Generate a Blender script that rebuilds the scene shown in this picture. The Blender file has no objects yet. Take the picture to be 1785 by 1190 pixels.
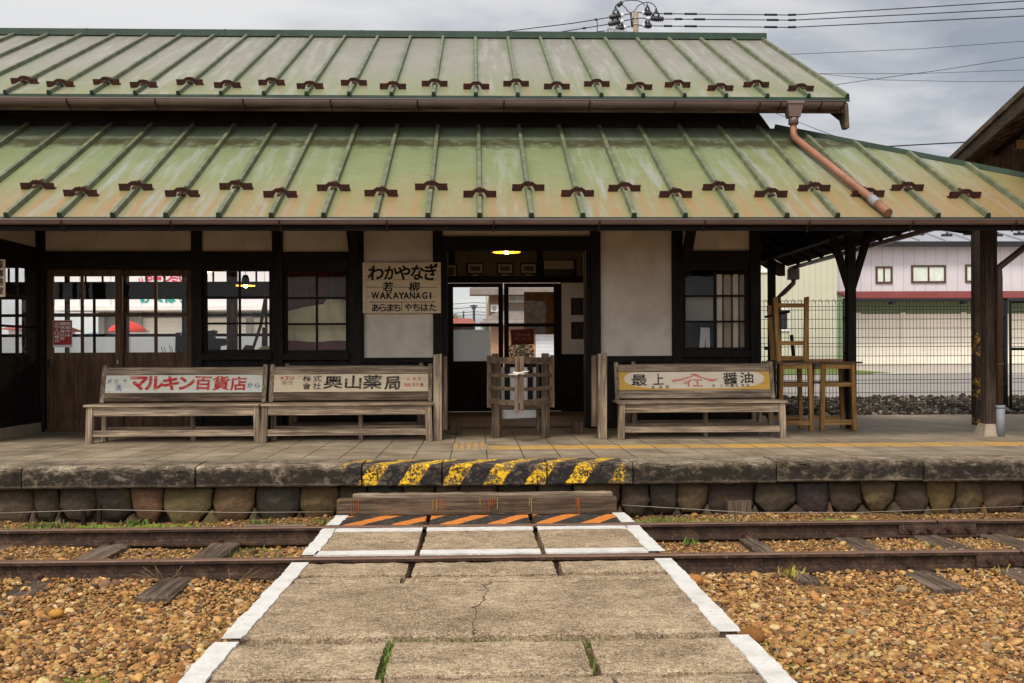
import bpy, bmesh, math, random
import numpy as np
from mathutils import Vector, Matrix
random.seed(7); RNG = np.random.default_rng(7)
SC = bpy.context.scene; COL = SC.collection
R = math.radians

# ------------------------------------------------------------------ camera, sky, sun, exposure
F = 1750.0; HORIZON = 620.0; CZ = 1.28; YAW = R(2.0); ROLL = -0.0045
cam = bpy.data.cameras.new('camera'); cam_ob = bpy.data.objects.new('camera', cam); COL.objects.link(cam_ob)
cam.sensor_width = 36; cam.lens = 36*F/1785; cam.shift_y = (HORIZON-595)/1785; cam.clip_end = 2000; cam.clip_start = .05
CM = Matrix.Rotation(-YAW, 4, 'Z') @ Matrix.Rotation(R(90), 4, 'X') @ Matrix.Rotation(ROLL, 4, 'Z')
cam_ob.matrix_world = Matrix.Translation((0, 0, CZ)) @ CM
SC.camera = cam_ob
def W(px, py, Y):
    """the point at depth Y that the photograph shows at (px, py) of 1785 x 1190"""
    d = CM.to_3x3() @ Vector(((px-892.5)/F, (HORIZON-py)/F, -1))
    t = Y/d.y
    return Vector((d.x*t, Y, CZ+d.z*t))
def WX(px, Y, py=620): return W(px, py, Y).x
def WZ(px, py, Y): return W(px, py, Y).z

def S(r, g, b):
    f = lambda c: (c/255/12.92) if c/255 <= .04045 else ((c/255+.055)/1.055)**2.4
    return (f(r), f(g), f(b), 1)

SC.view_settings.view_transform = 'Standard'; SC.view_settings.look = 'None'
SC.view_settings.exposure = 0.8; SC.view_settings.gamma = 1
SUN_EL, SUN_ROT = R(52), R(200)
world = bpy.data.worlds.new('World'); SC.world = world; world.use_nodes = True

class NT:
    """short hand for building node trees"""
    def __init__(s, tree): s.t = tree; s.n = tree.nodes; s.l = tree.links
    def new(s, typ, **k):
        n = s.n.new(typ)
        for a, v in k.items(): setattr(n, a, v)
        return n
    def put(s, sock, v):
        if v is None: return
        if hasattr(v, 'is_output'): s.l.new(v, sock)
        else: sock.default_value = v
    def m(s, op, a, b=None, c=None, clamp=False):
        n = s.new('ShaderNodeMath', operation=op, use_clamp=clamp)
        for i, v in enumerate((a, b, c)): s.put(n.inputs[i], v)
        return n.outputs[0]
    def mix(s, f, a, b, mode='MIX'):
        n = s.new('ShaderNodeMix', data_type='RGBA', blend_type=mode, clamp_factor=True)
        s.put(n.inputs[0], f); s.put(n.inputs[6], a); s.put(n.inputs[7], b)
        return n.outputs[2]
    def noise(s, vec, scale=5, detail=4, rough=.55, dist=0.0, col=False):
        n = s.new('ShaderNodeTexNoise'); s.put(n.inputs['Vector'], vec)
        n.inputs['Scale'].default_value = scale; n.inputs['Detail'].default_value = detail
        n.inputs['Roughness'].default_value = rough; n.inputs['Distortion'].default_value = dist
        return n.outputs[1 if col else 0]
    def vor(s, vec, scale, feature='F1', out='Distance', rand=1.0):
        n = s.new('ShaderNodeTexVoronoi', feature=feature); s.put(n.inputs['Vector'], vec)
        n.inputs['Scale'].default_value = scale; n.inputs['Randomness'].default_value = rand
        return n.outputs[out]
    def ramp(s, f, stops, interp='LINEAR'):
        n = s.new('ShaderNodeValToRGB'); e = n.color_ramp.elements; n.color_ramp.interpolation = interp
        while len(e) < len(stops): e.new(.5)
        for el, (p, c) in zip(e, stops):
            el.position = p; el.color = c if not isinstance(c, (int, float)) else (c, c, c, 1)
        s.put(n.inputs[0], f); return n.outputs[0]
    def step(s, f, a, b):
        n = s.new('ShaderNodeMapRange', clamp=True); s.put(n.inputs[0], f)
        n.inputs[1].default_value = a; n.inputs[2].default_value = b
        return n.outputs[0]
    def scale(s, vec, v):
        n = s.new('ShaderNodeVectorMath', operation='MULTIPLY'); s.put(n.inputs[0], vec); n.inputs[1].default_value = v
        return n.outputs[0]
    def add(s, vec, v):
        n = s.new('ShaderNodeVectorMath', operation='ADD'); s.put(n.inputs[0], vec); s.put(n.inputs[1], v)
        return n.outputs[0]
    def sep(s, vec):
        n = s.new('ShaderNodeSeparateXYZ'); s.put(n.inputs[0], vec); return n.outputs
    def comb(s, x, y, z):
        n = s.new('ShaderNodeCombineXYZ'); s.put(n.inputs[0], x); s.put(n.inputs[1], y); s.put(n.inputs[2], z); return n.outputs[0]
    def bump(s, h, strength=.3, dist=.01, normal=None):
        n = s.new('ShaderNodeBump'); n.inputs['Strength'].default_value = strength; n.inputs['Distance'].default_value = dist
        s.put(n.inputs['Height'], h)
        if normal is not None: s.put(n.inputs['Normal'], normal)
        return n.outputs[0]

def make_world():
    q = NT(world.node_tree); q.n.clear()
    out = q.new('ShaderNodeOutputWorld'); bg = q.new('ShaderNodeBackground')
    sky = q.new('ShaderNodeTexSky', sky_type='NISHITA', sun_disc=False)
    sky.sun_elevation = SUN_EL; sky.sun_rotation = SUN_ROT
    tc = q.new('ShaderNodeTexCoord').outputs['Generated']
    x, y, z = q.sep(tc)
    # a flat layer of cloud overhead, seen in perspective
    h = q.m('ADD', q.m('MAXIMUM', z, 0.0), .22)
    cv = q.comb(q.m('DIVIDE', x, h), q.m('DIVIDE', y, h), 0.0)
    cv = q.add(cv, (3.3, 1.35, 0))
    n1 = q.noise(q.scale(cv, (.75, 1.25, 1)), 1.3, 6, .5, .35)
    n2 = q.noise(q.scale(cv, (1.3, 1.8, 1)), 2.4, 5, .55, .6)
    f = q.m('ADD', q.m('ADD', q.m('MULTIPLY', n1, .62), q.m('MULTIPLY', n2, .42)), -.02)
    f = q.m('SUBTRACT', f, q.m('MULTIPLY', x, .26))
    cloud = q.ramp(f, [(.28, (2.05, 2.2, 2.5, 1)), (.40, (2.9, 3.0, 3.22, 1)), (.49, (3.95, 3.97, 4.05, 1)), (.60, (4.9, 4.86, 4.8, 1))])
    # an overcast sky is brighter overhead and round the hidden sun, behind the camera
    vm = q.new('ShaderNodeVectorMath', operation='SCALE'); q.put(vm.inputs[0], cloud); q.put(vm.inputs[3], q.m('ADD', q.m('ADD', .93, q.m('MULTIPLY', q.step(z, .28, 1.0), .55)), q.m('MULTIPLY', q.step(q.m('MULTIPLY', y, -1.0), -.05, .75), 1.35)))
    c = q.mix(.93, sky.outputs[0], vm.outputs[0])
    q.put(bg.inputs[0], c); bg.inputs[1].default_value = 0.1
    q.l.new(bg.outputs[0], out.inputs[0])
make_world()
sun = bpy.data.lights.new('sun', 'SUN'); sun.energy = 1.5; sun.angle = R(14); sun.color = (1, .93, .83)
sun_ob = bpy.data.objects.new('sun', sun); COL.objects.link(sun_ob)
sd = Vector((math.sin(SUN_ROT)*math.cos(SUN_EL), math.cos(SUN_ROT)*math.cos(SUN_EL), math.sin(SUN_EL)))
sun_ob.rotation_euler = sd.to_track_quat('Z', 'Y').to_euler()

# ------------------------------------------------------------------ mesh builder and object helpers
class MB:
    def __init__(s): s.v = []; s.f = []; s.m = []; s.uv = {}; s.smooth = set()
    def face(s, pts, mat=0, uv=None, smooth=False):
        b = len(s.v); s.v += [tuple(p) for p in pts]; s.f.append(tuple(range(b, b+len(pts)))); s.m.append(mat)
        if uv: s.uv[len(s.f)-1] = uv
        if smooth: s.smooth.add(len(s.f)-1)
        return s
    def hexa(s, p, mat=0):
        """p: 8 corners, bottom ring then top ring"""
        b = len(s.v); s.v += [tuple(q) for q in p]
        for f in ((3, 2, 1, 0), (4, 5, 6, 7), (0, 1, 5, 4), (1, 2, 6, 5), (2, 3, 7, 6), (3, 0, 4, 7)):
            s.f.append(tuple(b+i for i in f)); s.m.append(mat)
        return s
    def box(s, x0, x1, y0, y1, z0, z1, mat=0):
        if x0 > x1: x0, x1 = x1, x0
        if y0 > y1: y0, y1 = y1, y0
        if z0 > z1: z0, z1 = z1, z0
        return s.hexa([(x0, y0, z0), (x1, y0, z0), (x1, y1, z0), (x0, y1, z0), (x0, y0, z1), (x1, y0, z1), (x1, y1, z1), (x0, y1, z1)], mat)
    def beam(s, a, b, w, h, mat=0, up=(0, 0, 1)):
        """a bar from a to b, w across and h along 'up'"""
        a, b = Vector(a), Vector(b); d = (b-a).normalized(); u = Vector(up)
        sx = d.cross(u)
        if sx.length < 1e-5: sx = d.cross(Vector((0, 1, 0)))
        sx.normalize(); u = sx.cross(d).normalized(); sx = sx*w/2; u = u*h/2
        return s.hexa([a-sx-u, a+sx-u, b+sx-u, b-sx-u, a-sx+u, a+sx+u, b+sx+u, b-sx+u], mat)
    def tube(s, pts, r, n=8, mat=0, caps=True):
        pts = [Vector(p) for p in pts]; rr = r if isinstance(r, (list, tuple)) else [r]*len(pts)
        base = len(s.v); prev = None
        for i, p in enumerate(pts):
            d = (pts[min(i+1, len(pts)-1)]-pts[max(i-1, 0)]).normalized()
            if prev is None:
                x = d.cross(Vector((0, 0, 1)))
                if x.length < 1e-4: x = d.cross(Vector((0, 1, 0)))
            else: x = prev - d*prev.dot(d)
            x.normalize(); prev = x; y = d.cross(x)
            for k in range(n):
                a = 2*math.pi*k/n; s.v.append(tuple(p+(x*math.cos(a)+y*math.sin(a))*rr[i]))
        for i in range(len(pts)-1):
            for k in range(n):
                a = base+i*n+k; b = base+i*n+(k+1) % n
                s.f.append((a, b, b+n, a+n)); s.m.append(mat); s.smooth.add(len(s.f)-1)
        if caps:
            s.f.append(tuple(base+k for k in range(n-1, -1, -1))); s.m.append(mat)
            e = base+(len(pts)-1)*n; s.f.append(tuple(e+k for k in range(n))); s.m.append(mat)
        return s
    def lathe(s, c, prof, n=16, mat=0):
        """prof: (radius, height) along z about c"""
        base = len(s.v)
        for r, h in prof:
            for k in range(n):
                a = 2*math.pi*k/n; s.v.append((c[0]+r*math.cos(a), c[1]+r*math.sin(a), c[2]+h))
        for i in range(len(prof)-1):
            for k in range(n):
                a = base+i*n+k; b = base+i*n+(k+1) % n
                s.f.append((a, b, b+n, a+n)); s.m.append(mat); s.smooth.add(len(s.f)-1)
        return s
    def prism(s, poly, axis_vec, mat=0):
        """poly: 3D points of a flat outline, extruded along axis_vec"""
        p = [Vector(q) for q in poly]; d = Vector(axis_vec); n = len(p); b = len(s.v)
        s.v += [tuple(q) for q in p]+[tuple(q+d) for q in p]
        s.f.append(tuple(range(b, b+n))); s.m.append(mat)
        s.f.append(tuple(range(b+2*n-1, b+n-1, -1))); s.m.append(mat)
        for i in range(n):
            j = (i+1) % n; s.f.append((b+i, b+n+i, b+n+j, b+j)); s.m.append(mat)
        return s
    def build(s, name, mats, parent=None, bevel=0, cols=None, fix=True):
        me = bpy.data.meshes.new(name)
        off = Vector(parent['base']) if parent is not None and 'base' in parent else Vector((0, 0, 0))
        me.from_pydata([tuple(Vector(v)-off) for v in s.v], [], s.f)
        mats = mats if isinstance(mats, (list, tuple)) else [mats]
        for k in mats: me.materials.append(MT[k])
        me.polygons.foreach_set('material_index', s.m)
        if s.smooth: me.polygons.foreach_set('use_smooth', [i in s.smooth for i in range(len(s.f))])
        if s.uv:
            ul = me.uv_layers.new(name='UVMap')
            for i, uv in s.uv.items():
                for li, c in zip(me.polygons[i].loop_indices, uv): ul.data[li].uv = c
        if cols is not None:
            at = me.color_attributes.new('tint', 'FLOAT_COLOR', 'CORNER')
            arr = []
            for i, f in enumerate(s.f): arr += list(cols[i])*len(f)
            at.data.foreach_set('color', arr)
        if fix:
            bm = bmesh.new(); bm.from_mesh(me); bmesh.ops.recalc_face_normals(bm, faces=bm.faces); bm.to_mesh(me); bm.free()
        me.update()
        o = bpy.data.objects.new(name, me); COL.objects.link(o)
        if parent is not None:
            o.parent = parent; o['base'] = list(off)
        if bevel:
            b = o.modifiers.new('edges', 'BEVEL'); b.width = bevel; b.segments = 2; b.limit_method = 'ANGLE'
        return o

def tag(o, label, cat, group=None):
    o['label'] = label; o['category'] = cat
    if group: o['group'] = group
    return o
def thing(name, loc, label, cat, group=None):
    o = bpy.data.objects.new(name, None); COL.objects.link(o); o.location = loc; o['base'] = list(loc)
    return tag(o, label, cat, group)
def structure(name, mb, mats, parent=None, kind='structure', **k):
    o = mb.build(name, mats, parent, **k); o['kind'] = kind; return o
def copy_tree(o, parent=None):
    kids = list(o.children); c = o.copy(); COL.objects.link(c)
    if parent is not None: c.parent = parent
    for ch in kids: copy_tree(ch, c)
    return c

_glyph = {}
def glyph(ch, off):
    if (ch, off) not in _glyph:
        c = bpy.data.curves.new('glyph', 'FONT'); c.body = ch; c.size = 1; c.offset = off; c.resolution_u = 3
        o = bpy.data.objects.new('glyph', c); COL.objects.link(o)
        me = bpy.data.meshes.new_from_object(o.evaluated_get(bpy.context.evaluated_depsgraph_get()))
        vs = np.array([v.co[:2] for v in me.vertices]) if len(me.vertices) else np.zeros((0, 2))
        fs = [tuple(p.vertices) for p in me.polygons]
        bpy.data.objects.remove(o); bpy.data.curves.remove(c); bpy.data.meshes.remove(me)
        if len(vs):
            lo, hi = vs.min(0), vs.max(0)
            _glyph[(ch, off)] = (vs, fs, lo, hi)
        else: _glyph[(ch, off)] = None
    return _glyph[(ch, off)]
def write(mb, ch, c, w, h, ux, uz, mat=0, off=.012, rot=0, shear=0, fill=True):
    """one painted character filling a w x h cell centred at c, in the plane of ux, uz"""
    bold = off; g = glyph(ch, 0.0)
    if g is None: return
    vs, fs, lo, hi = g; mid = (lo+hi)/2; ext = hi-lo
    sx, sz = (w/ext[0], h/ext[1]) if fill else (min(w/max(ext[0], .01), h/max(ext[1], .01)),)*2
    c, ux, uz = Vector(c), Vector(ux), Vector(uz); b = len(mb.v); cr, sr = math.cos(rot), math.sin(rot)
    # a broad brush: the stroke laid down again and again a little aside, each pass a hair above the last
    nrm = ux.cross(uz).normalized(); passes = [(0, 0)]+([(math.cos(a)*bold, math.sin(a)*bold) for a in [k*math.pi/4+.2 for k in range(8)]] if bold else [])
    for k, (ox, oz) in enumerate(passes):
        b = len(mb.v)
        for v in vs:
            x, z = (v-mid)*(sx, sz)+np.array((ox, oz))*min(abs(sx), abs(sz)); x += shear*z; x, z = x*cr-z*sr, x*sr+z*cr
            mb.v.append(tuple(c+ux*x+uz*z+nrm*(.00012*k)))
        for f in fs: mb.f.append(tuple(b+i for i in f)); mb.m.append(mat)
def write_row(mb, text, a, b, h, ux, uz, mat=0, off=.012, w=None, jit=0.0, shear=0, rot0=0, fill=True):
    a, b = Vector(a), Vector(b); n = len(text)
    for i, ch in enumerate(text):
        if ch == ' ': continue
        c = a+(b-a)*((i+.5)/n)+Vector(uz)*random.uniform(-jit, jit)*h
        cw = (w if w else (b-a).length/n*.86)
        write(mb, ch, c, cw, h*(1+random.uniform(-jit, jit)), ux, uz, mat, off, rot0+random.uniform(-jit, jit), shear, fill)

# ------------------------------------------------------------------ materials
MT = {}
def mat(name):
    m = bpy.data.materials.new(name); m.use_nodes = True; MT[name] = m
    q = NT(m.node_tree); b = q.n['Principled BSDF']; b.inputs['Specular IOR Level'].default_value = .3
    pos = q.new('ShaderNodeNewGeometry').outputs['Position']
    return q, b, pos
def plain(name, col, rough=.7, metal=0.0, var=.25, scale=6, bump=.15, spec=.3, bscale=60):
    q, b, P = mat(name)
    n = q.noise(P, scale, 5, .6)
    dark = tuple(c*(1-var) for c in col[:3])+(1,); light = tuple(min(1, c*(1+var)) for c in col[:3])+(1,)
    q.put(b.inputs['Base Color'], q.ramp(n, [(.3, dark), (.7, light)]))
    b.inputs['Roughness'].default_value = rough; b.inputs['Metallic'].default_value = metal; b.inputs['Specular IOR Level'].default_value = spec
    if bump: q.put(b.inputs['Normal'], q.bump(q.noise(P, bscale, 4), bump, .01))
    return q, b, P
def wood(name, cols, axis, rough=.8, fine=70, coarse=9, bump=.5, blotch=.35):
    """weathered timber: grain stretched along the axis"""
    q, b, P = mat(name)
    st = {'x': (.035, 1, 1), 'y': (1, .035, 1), 'z': (1, 1, .035)}[axis]
    g = q.noise(q.scale(P, st), fine, 5, .65)
    g2 = q.noise(q.scale(P, tuple(math.sqrt(a) if a < 1 else 1 for a in st)), coarse, 4, .6)
    f = q.m('ADD', q.m('MULTIPLY', g, .62), q.m('MULTIPLY', g2, .38))
    c = q.ramp(f, [(.32, cols[0]), (.47, cols[1]), (.60, cols[2])])
    bl = q.noise(P, 3.1, 5, .65)
    c = q.mix(q.m('MULTIPLY', q.step(bl, .48, .72), blotch), c, cols[0])
    q.put(b.inputs['Base Color'], c); b.inputs['Roughness'].default_value = rough; b.inputs['Specular IOR Level'].default_value = .2
    q.put(b.inputs['Normal'], q.bump(g, bump, .006))
for ax in 'xyz':
    wood('dark_wood_'+ax, (S(14, 11, 9), S(24, 19, 16), S(40, 32, 26)), ax, .75)
    wood('grey_wood_'+ax, (S(60, 49, 40), S(112, 96, 80), S(166, 147, 124)), ax, .85)
    wood('gate_wood_'+ax, (S(46, 36, 28), S(82, 67, 53), S(124, 105, 86)), ax, .85)
    wood('door_wood_'+ax, (S(42, 29, 20), S(74, 52, 36), S(104, 77, 55)), ax, .6)
    wood('ochre_wood_'+ax, (S(84, 58, 28), S(134, 98, 50), S(172, 132, 76)), ax, .6)
    wood('brown_wood_'+ax, (S(38, 30, 24), S(70, 56, 44), S(106, 87, 69)), ax, .85)
wood('canopy_wood_z', (S(28, 23, 19), S(56, 46, 39), S(92, 78, 66)), 'z', .85)
wood('sleeper_wood_y', (S(38, 30, 24), S(74, 61, 50), S(116, 99, 84)), 'y', .9, 60, 8, .8)
plain('plaster_base', S(200, 184, 160))

def make_plaster():
    q, b, P = mat('plaster')
    n = q.noise(P, 2.2, 6, .6); x, y, z = q.sep(P)
    c = q.ramp(n, [(.3, S(186, 172, 152)), (.55, S(212, 201, 184)), (.8, S(226, 217, 203))])
    st = q.noise(q.scale(P, (6, 1, .8)), 4, 5, .7)
    c = q.mix(q.m('MULTIPLY', q.step(st, .6, .8), .25), c, S(130, 108, 84))
    sp = q.vor(P, 5.5); c = q.mix(q.m('MULTIPLY', q.step(sp, .06, .03), .5), c, S(100, 84, 70))
    q.put(b.inputs['Base Color'], c); b.inputs['Roughness'].default_value = .9
    q.put(b.inputs['Normal'], q.bump(q.noise(P, 90, 4), .15, .004))
make_plaster()

def make_roof(name, y0, run, phase, main, green, eave, streak, rustness, moss):
    """sheet-metal panels between battens: fading, moss below the wall, rust at the snow guards"""
    q, b, P = mat(name); x, y, z = q.sep(P)
    t = q.m('DIVIDE', q.m('SUBTRACT', y, y0), run)
    u = q.m('DIVIDE', q.m('SUBTRACT', x, phase), .455)
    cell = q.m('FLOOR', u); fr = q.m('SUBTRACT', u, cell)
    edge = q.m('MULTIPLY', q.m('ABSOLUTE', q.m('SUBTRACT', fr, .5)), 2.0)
    wn = q.new('ShaderNodeTexWhiteNoise', noise_dimensions='1D'); q.put(wn.inputs['W'], cell); rnd = wn.outputs[0]
    big = q.noise(q.scale(P, (1, .6, .6)), 2.3, 5, .6)
    lat = q.noise(q.scale(P, (1, 6, 6)), 3.0, 4, .6)
    tt = q.m('ADD', t, q.m('MULTIPLY', q.m('SUBTRACT', big, .5), .45))
    c = q.ramp(tt, eave)
    c = q.mix(q.m('MULTIPLY', q.step(lat, .45, .7), .16 if moss else .30), c, main)
    st = q.noise(q.add(q.scale(P, (9, .8, .8)), q.comb(q.m('MULTIPLY', rnd, 30), 0.0, 0.0)), 1.3, 4, .6)
    c = q.mix(q.m('MULTIPLY', q.m('MULTIPLY', q.step(st, .48, .64), q.step(rnd, .0, .7)), .8), c, streak)
    gmask = q.m('MULTIPLY', q.step(q.m('ADD', edge, q.m('MULTIPLY', q.m('SUBTRACT', big, .5), .9)), .62, 1.05), .75)
    c = q.mix(gmask, c, green)
    # shadow lines beside the battens, painted into the sheet colour
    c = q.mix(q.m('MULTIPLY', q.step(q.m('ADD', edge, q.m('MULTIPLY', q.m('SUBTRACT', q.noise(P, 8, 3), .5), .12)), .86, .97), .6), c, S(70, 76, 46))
    # rust that ran down from the iron guards
    rs = q.noise(q.scale(P, (20, 1.4, 1.4)), 1.0, 3, .55)
    wobx = q.m('ADD', edge, q.m('MULTIPLY', q.m('SUBTRACT', q.noise(P, 3, 3), .5), .22))
    near = q.m('MULTIPLY', q.step(wobx, .26, .40), q.step(wobx, .62, .48))
    low = q.step(t, .27, .20)
    rust = q.m('MULTIPLY', q.m('MULTIPLY', q.step(rs, .40, .58), low), q.m('MULTIPLY', near, rustness))
    c = q.mix(q.m('MULTIPLY', rust, .62), c, S(146, 98, 58))
    if moss:
        c = q.mix(q.m('MULTIPLY', q.m('MULTIPLY', q.step(x, 2.4, 4.6), q.step(tt, .75, .2)), .5), c, S(140, 108, 66))
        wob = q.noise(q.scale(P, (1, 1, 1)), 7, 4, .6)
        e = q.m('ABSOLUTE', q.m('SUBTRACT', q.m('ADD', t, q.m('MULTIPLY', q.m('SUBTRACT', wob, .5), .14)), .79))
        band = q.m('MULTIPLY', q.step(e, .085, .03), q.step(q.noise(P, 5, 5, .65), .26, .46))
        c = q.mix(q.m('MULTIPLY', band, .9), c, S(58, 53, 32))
        up = q.step(q.m('ADD', t, q.m('MULTIPLY', q.m('SUBTRACT', wob, .5), .08)), .80, .86)
        c = q.mix(q.m('MULTIPLY', up, .55), c, S(94, 103, 88))
    spk = q.noise(P, 120, 3, .7)
    c = q.mix(q.m('MULTIPLY', q.step(spk, .62, .74), .25), c, S(120, 118, 96))
    q.put(b.inputs['Base Color'], c)
    q.put(b.inputs['Roughness'], q.ramp(big, [(.3, .38), (.7, .6)])); b.inputs['Specular IOR Level'].default_value = .45
    hb = q.noise(q.scale(P, (1, .8, .8)), 3.2, 3, .5)
    q.put(b.inputs['Normal'], q.bump(hb, .55, .06))
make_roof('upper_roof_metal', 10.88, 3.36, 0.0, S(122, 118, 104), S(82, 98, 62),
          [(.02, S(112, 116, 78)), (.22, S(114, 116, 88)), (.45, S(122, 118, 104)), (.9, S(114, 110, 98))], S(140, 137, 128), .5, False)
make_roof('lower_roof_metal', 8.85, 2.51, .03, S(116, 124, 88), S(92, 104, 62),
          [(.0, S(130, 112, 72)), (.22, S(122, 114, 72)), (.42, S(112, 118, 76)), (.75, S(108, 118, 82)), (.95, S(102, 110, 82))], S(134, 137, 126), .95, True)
def make_batten():
    q, b, P = mat('batten_green')
    n = q.noise(P, 7, 5, .65)
    q.put(b.inputs['Base Color'], q.ramp(n, [(.25, S(70, 76, 56)), (.5, S(96, 100, 76)), (.8, S(130, 130, 102))]))
    b.inputs['Roughness'].default_value = .5
make_batten()
plain('ridge_green', S(42, 60, 46), .45, var=.3, scale=4)
plain('rust_iron', S(60, 34, 26), .85, var=.5, scale=30, bump=.4)
plain('gutter_brown', S(104, 86, 80), .22, var=.15, scale=3, spec=.5, bump=.02)
plain('pipe_copper', S(134, 90, 66), .5, var=.18, scale=6, spec=.4, bump=.03)
plain('pipe_brown', S(74, 52, 42), .45, var=.2, spec=.4, bump=.03)
plain('pipe_grey', S(132, 134, 138), .5, var=.1, bump=.02)
plain('black_iron', S(28, 26, 26), .5, var=.3, spec=.4)
plain('dark_void', S(16, 14, 13), .9, var=.3)
def make_white():
    q, b, P = mat('white_paint')
    n = q.noise(P, 7, 6, .7); n2 = q.noise(P, 70, 4, .7)
    c = q.ramp(n, [(.3, S(180, 175, 166)), (.55, S(206, 203, 197)), (.8, S(214, 212, 208))])
    c = q.mix(q.m('MULTIPLY', q.step(q.m('ADD', q.m('MULTIPLY', n, .5), q.m('MULTIPLY', n2, .5)), .56, .64), .7), c, S(140, 122, 100))
    q.put(b.inputs['Base Color'], c); b.inputs['Roughness'].default_value = .8
    q.put(b.inputs['Normal'], q.bump(n2, .7, .006))
make_white()
plain('white_board', S(206, 204, 200), .7, var=.05)
plain('red_notice', S(150, 38, 34), .5, var=.1)
plain('white_letter', S(235, 228, 220), .6, var=.05, bump=0)
plain('black_letter', S(18, 15, 14), .7, var=.2, bump=0)
plain('picture_dark', S(34, 32, 30), .5, var=.8, scale=14, bump=0)
plain('picture_mount', S(150, 136, 116), .7, var=.1)
plain('cabinet_red', S(92, 32, 26), .55, var=.35)
plain('cream_cloth', S(216, 206, 168), .9, var=.12, scale=3, bump=.3, bscale=9)
plain('room_floor', S(124, 108, 90), .5, var=.4, scale=3)
plain('room_wall', S(98, 86, 70), .9, var=.12)
plain('green_panel', S(22, 60, 48), .6, var=.2)
plain('rope_white', S(232, 226, 216), .9)
plain('insulator_dark', S(30, 26, 34), .35, var=.2, spec=.5)
plain('insulator_white', S(206, 204, 204), .3, var=.05)
plain('pole_concrete', S(132, 116, 92), .9, var=.25)
plain('galvanised', S(150, 150, 150), .5, .3, var=.15)
plain('cable_black', S(24, 23, 26), .6, var=.1, bump=0)
plain('wire_grey', S(150, 140, 124), .5, .2, var=.1, bump=0)
plain('awning_red', S(116, 44, 40), .6, var=.15)
plain('shutter_cream', S(236, 228, 212), .6, var=.08)
plain('pane_green', S(206, 216, 200), .25, var=.15, scale=3, spec=.5, bump=0)
plain('frame_brown', S(84, 56, 44), .5)
plain('white_wall', S(226, 220, 214), .8, var=.06, scale=2)
plain('shop_grey', S(150, 146, 140), .8, var=.1)
plain('umbrella_red', S(196, 52, 36), .7, var=.1)
plain('sign_red', S(206, 42, 70), .6, var=.05, bump=0)
plain('sign_teal', S(20, 150, 140), .6, var=.05, bump=0)
plain('tan_wall', S(160, 130, 104), .9, var=.1)
plain('tile_roof', S(132, 120, 112), .7, var=.2, scale=5)
plain('red_roof', S(150, 76, 60), .7, var=.2)
plain('brick_tan', S(170, 128, 98), .9, var=.15, scale=9)
plain('dark_screen', S(124, 92, 58), .9, var=.4, scale=18)
plain('mountain_blue', S(120, 134, 152), .95, var=.1, scale=.03, bump=0)
plain('leaf_green', S(70, 96, 36), .7, var=.4, scale=20)
plain('leaf_yellow', S(150, 138, 60), .8, var=.35, scale=20)
plain('grass_green', S(92, 106, 46), .8, var=.4, scale=9)
plain('moss_green', S(104, 116, 40), .9, var=.4, scale=14)
plain('twig', S(120, 96, 66), .9)
plain('asphalt_grey', S(140, 134, 128), .85, var=.12, scale=2)
plain('concrete_light', S(178, 168, 154), .9, var=.12, scale=1.5)
plain('stick_brown', S(88, 58, 34), .7)
plain('enamel_shade', S(60, 52, 40), .4)
plain('kerb_concrete', S(150, 136, 116), .9, var=.2, scale=12)

def emis(name, col, k):
    q, b, P = mat(name); b.inputs['Base Color'].default_value = col
    b.inputs['Emission Color'].default_value = col; b.inputs['Emission Strength'].default_value = k
emis('bulb_glow', (1, .72, .32, 1), 14)
emis('shade_inside', S(240, 170, 50), .9)

def make_glass():
    m = bpy.data.materials.new('glass'); m.use_nodes = True; MT['glass'] = m
    q = NT(m.node_tree); q.n.clear()
    out = q.new('ShaderNodeOutputMaterial'); mx = q.new('ShaderNodeMixShader'); fr = q.new('ShaderNodeFresnel'); fr.inputs[0].default_value = 1.28
    tr = q.new('ShaderNodeBsdfTransparent'); tr.inputs[0].default_value = (.97, .97, .96, 1)
    gl = q.new('ShaderNodeBsdfGlossy'); gl.inputs['Roughness'].default_value = .02
    P = q.new('ShaderNodeNewGeometry').outputs['Position']
    bp = q.bump(q.noise(P, 3.5, 2), .06, .02); q.put(gl.inputs['Normal'], bp)
    q.l.new(fr.outputs[0], mx.inputs[0]); q.l.new(tr.outputs[0], mx.inputs[1]); q.l.new(gl.outputs[0], mx.inputs[2]); q.l.new(mx.outputs[0], out.inputs[0])
make_glass()
def make_frost():
    m = bpy.data.materials.new('frost_glass'); m.use_nodes = True; MT['frost_glass'] = m
    q = NT(m.node_tree); q.n.clear()
    out = q.new('ShaderNodeOutputMaterial'); mx = q.new('ShaderNodeMixShader'); t = q.new('ShaderNodeBsdfTranslucent'); d = q.new('ShaderNodeBsdfDiffuse')
    t.inputs[0].default_value = S(248, 249, 248); d.inputs[0].default_value = S(226, 228, 228); mx.inputs[0].default_value = .06
    q.l.new(t.outputs[0], mx.inputs[1]); q.l.new(d.outputs[0], mx.inputs[2]); q.l.new(mx.outputs[0], out.inputs[0])
make_frost()

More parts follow.
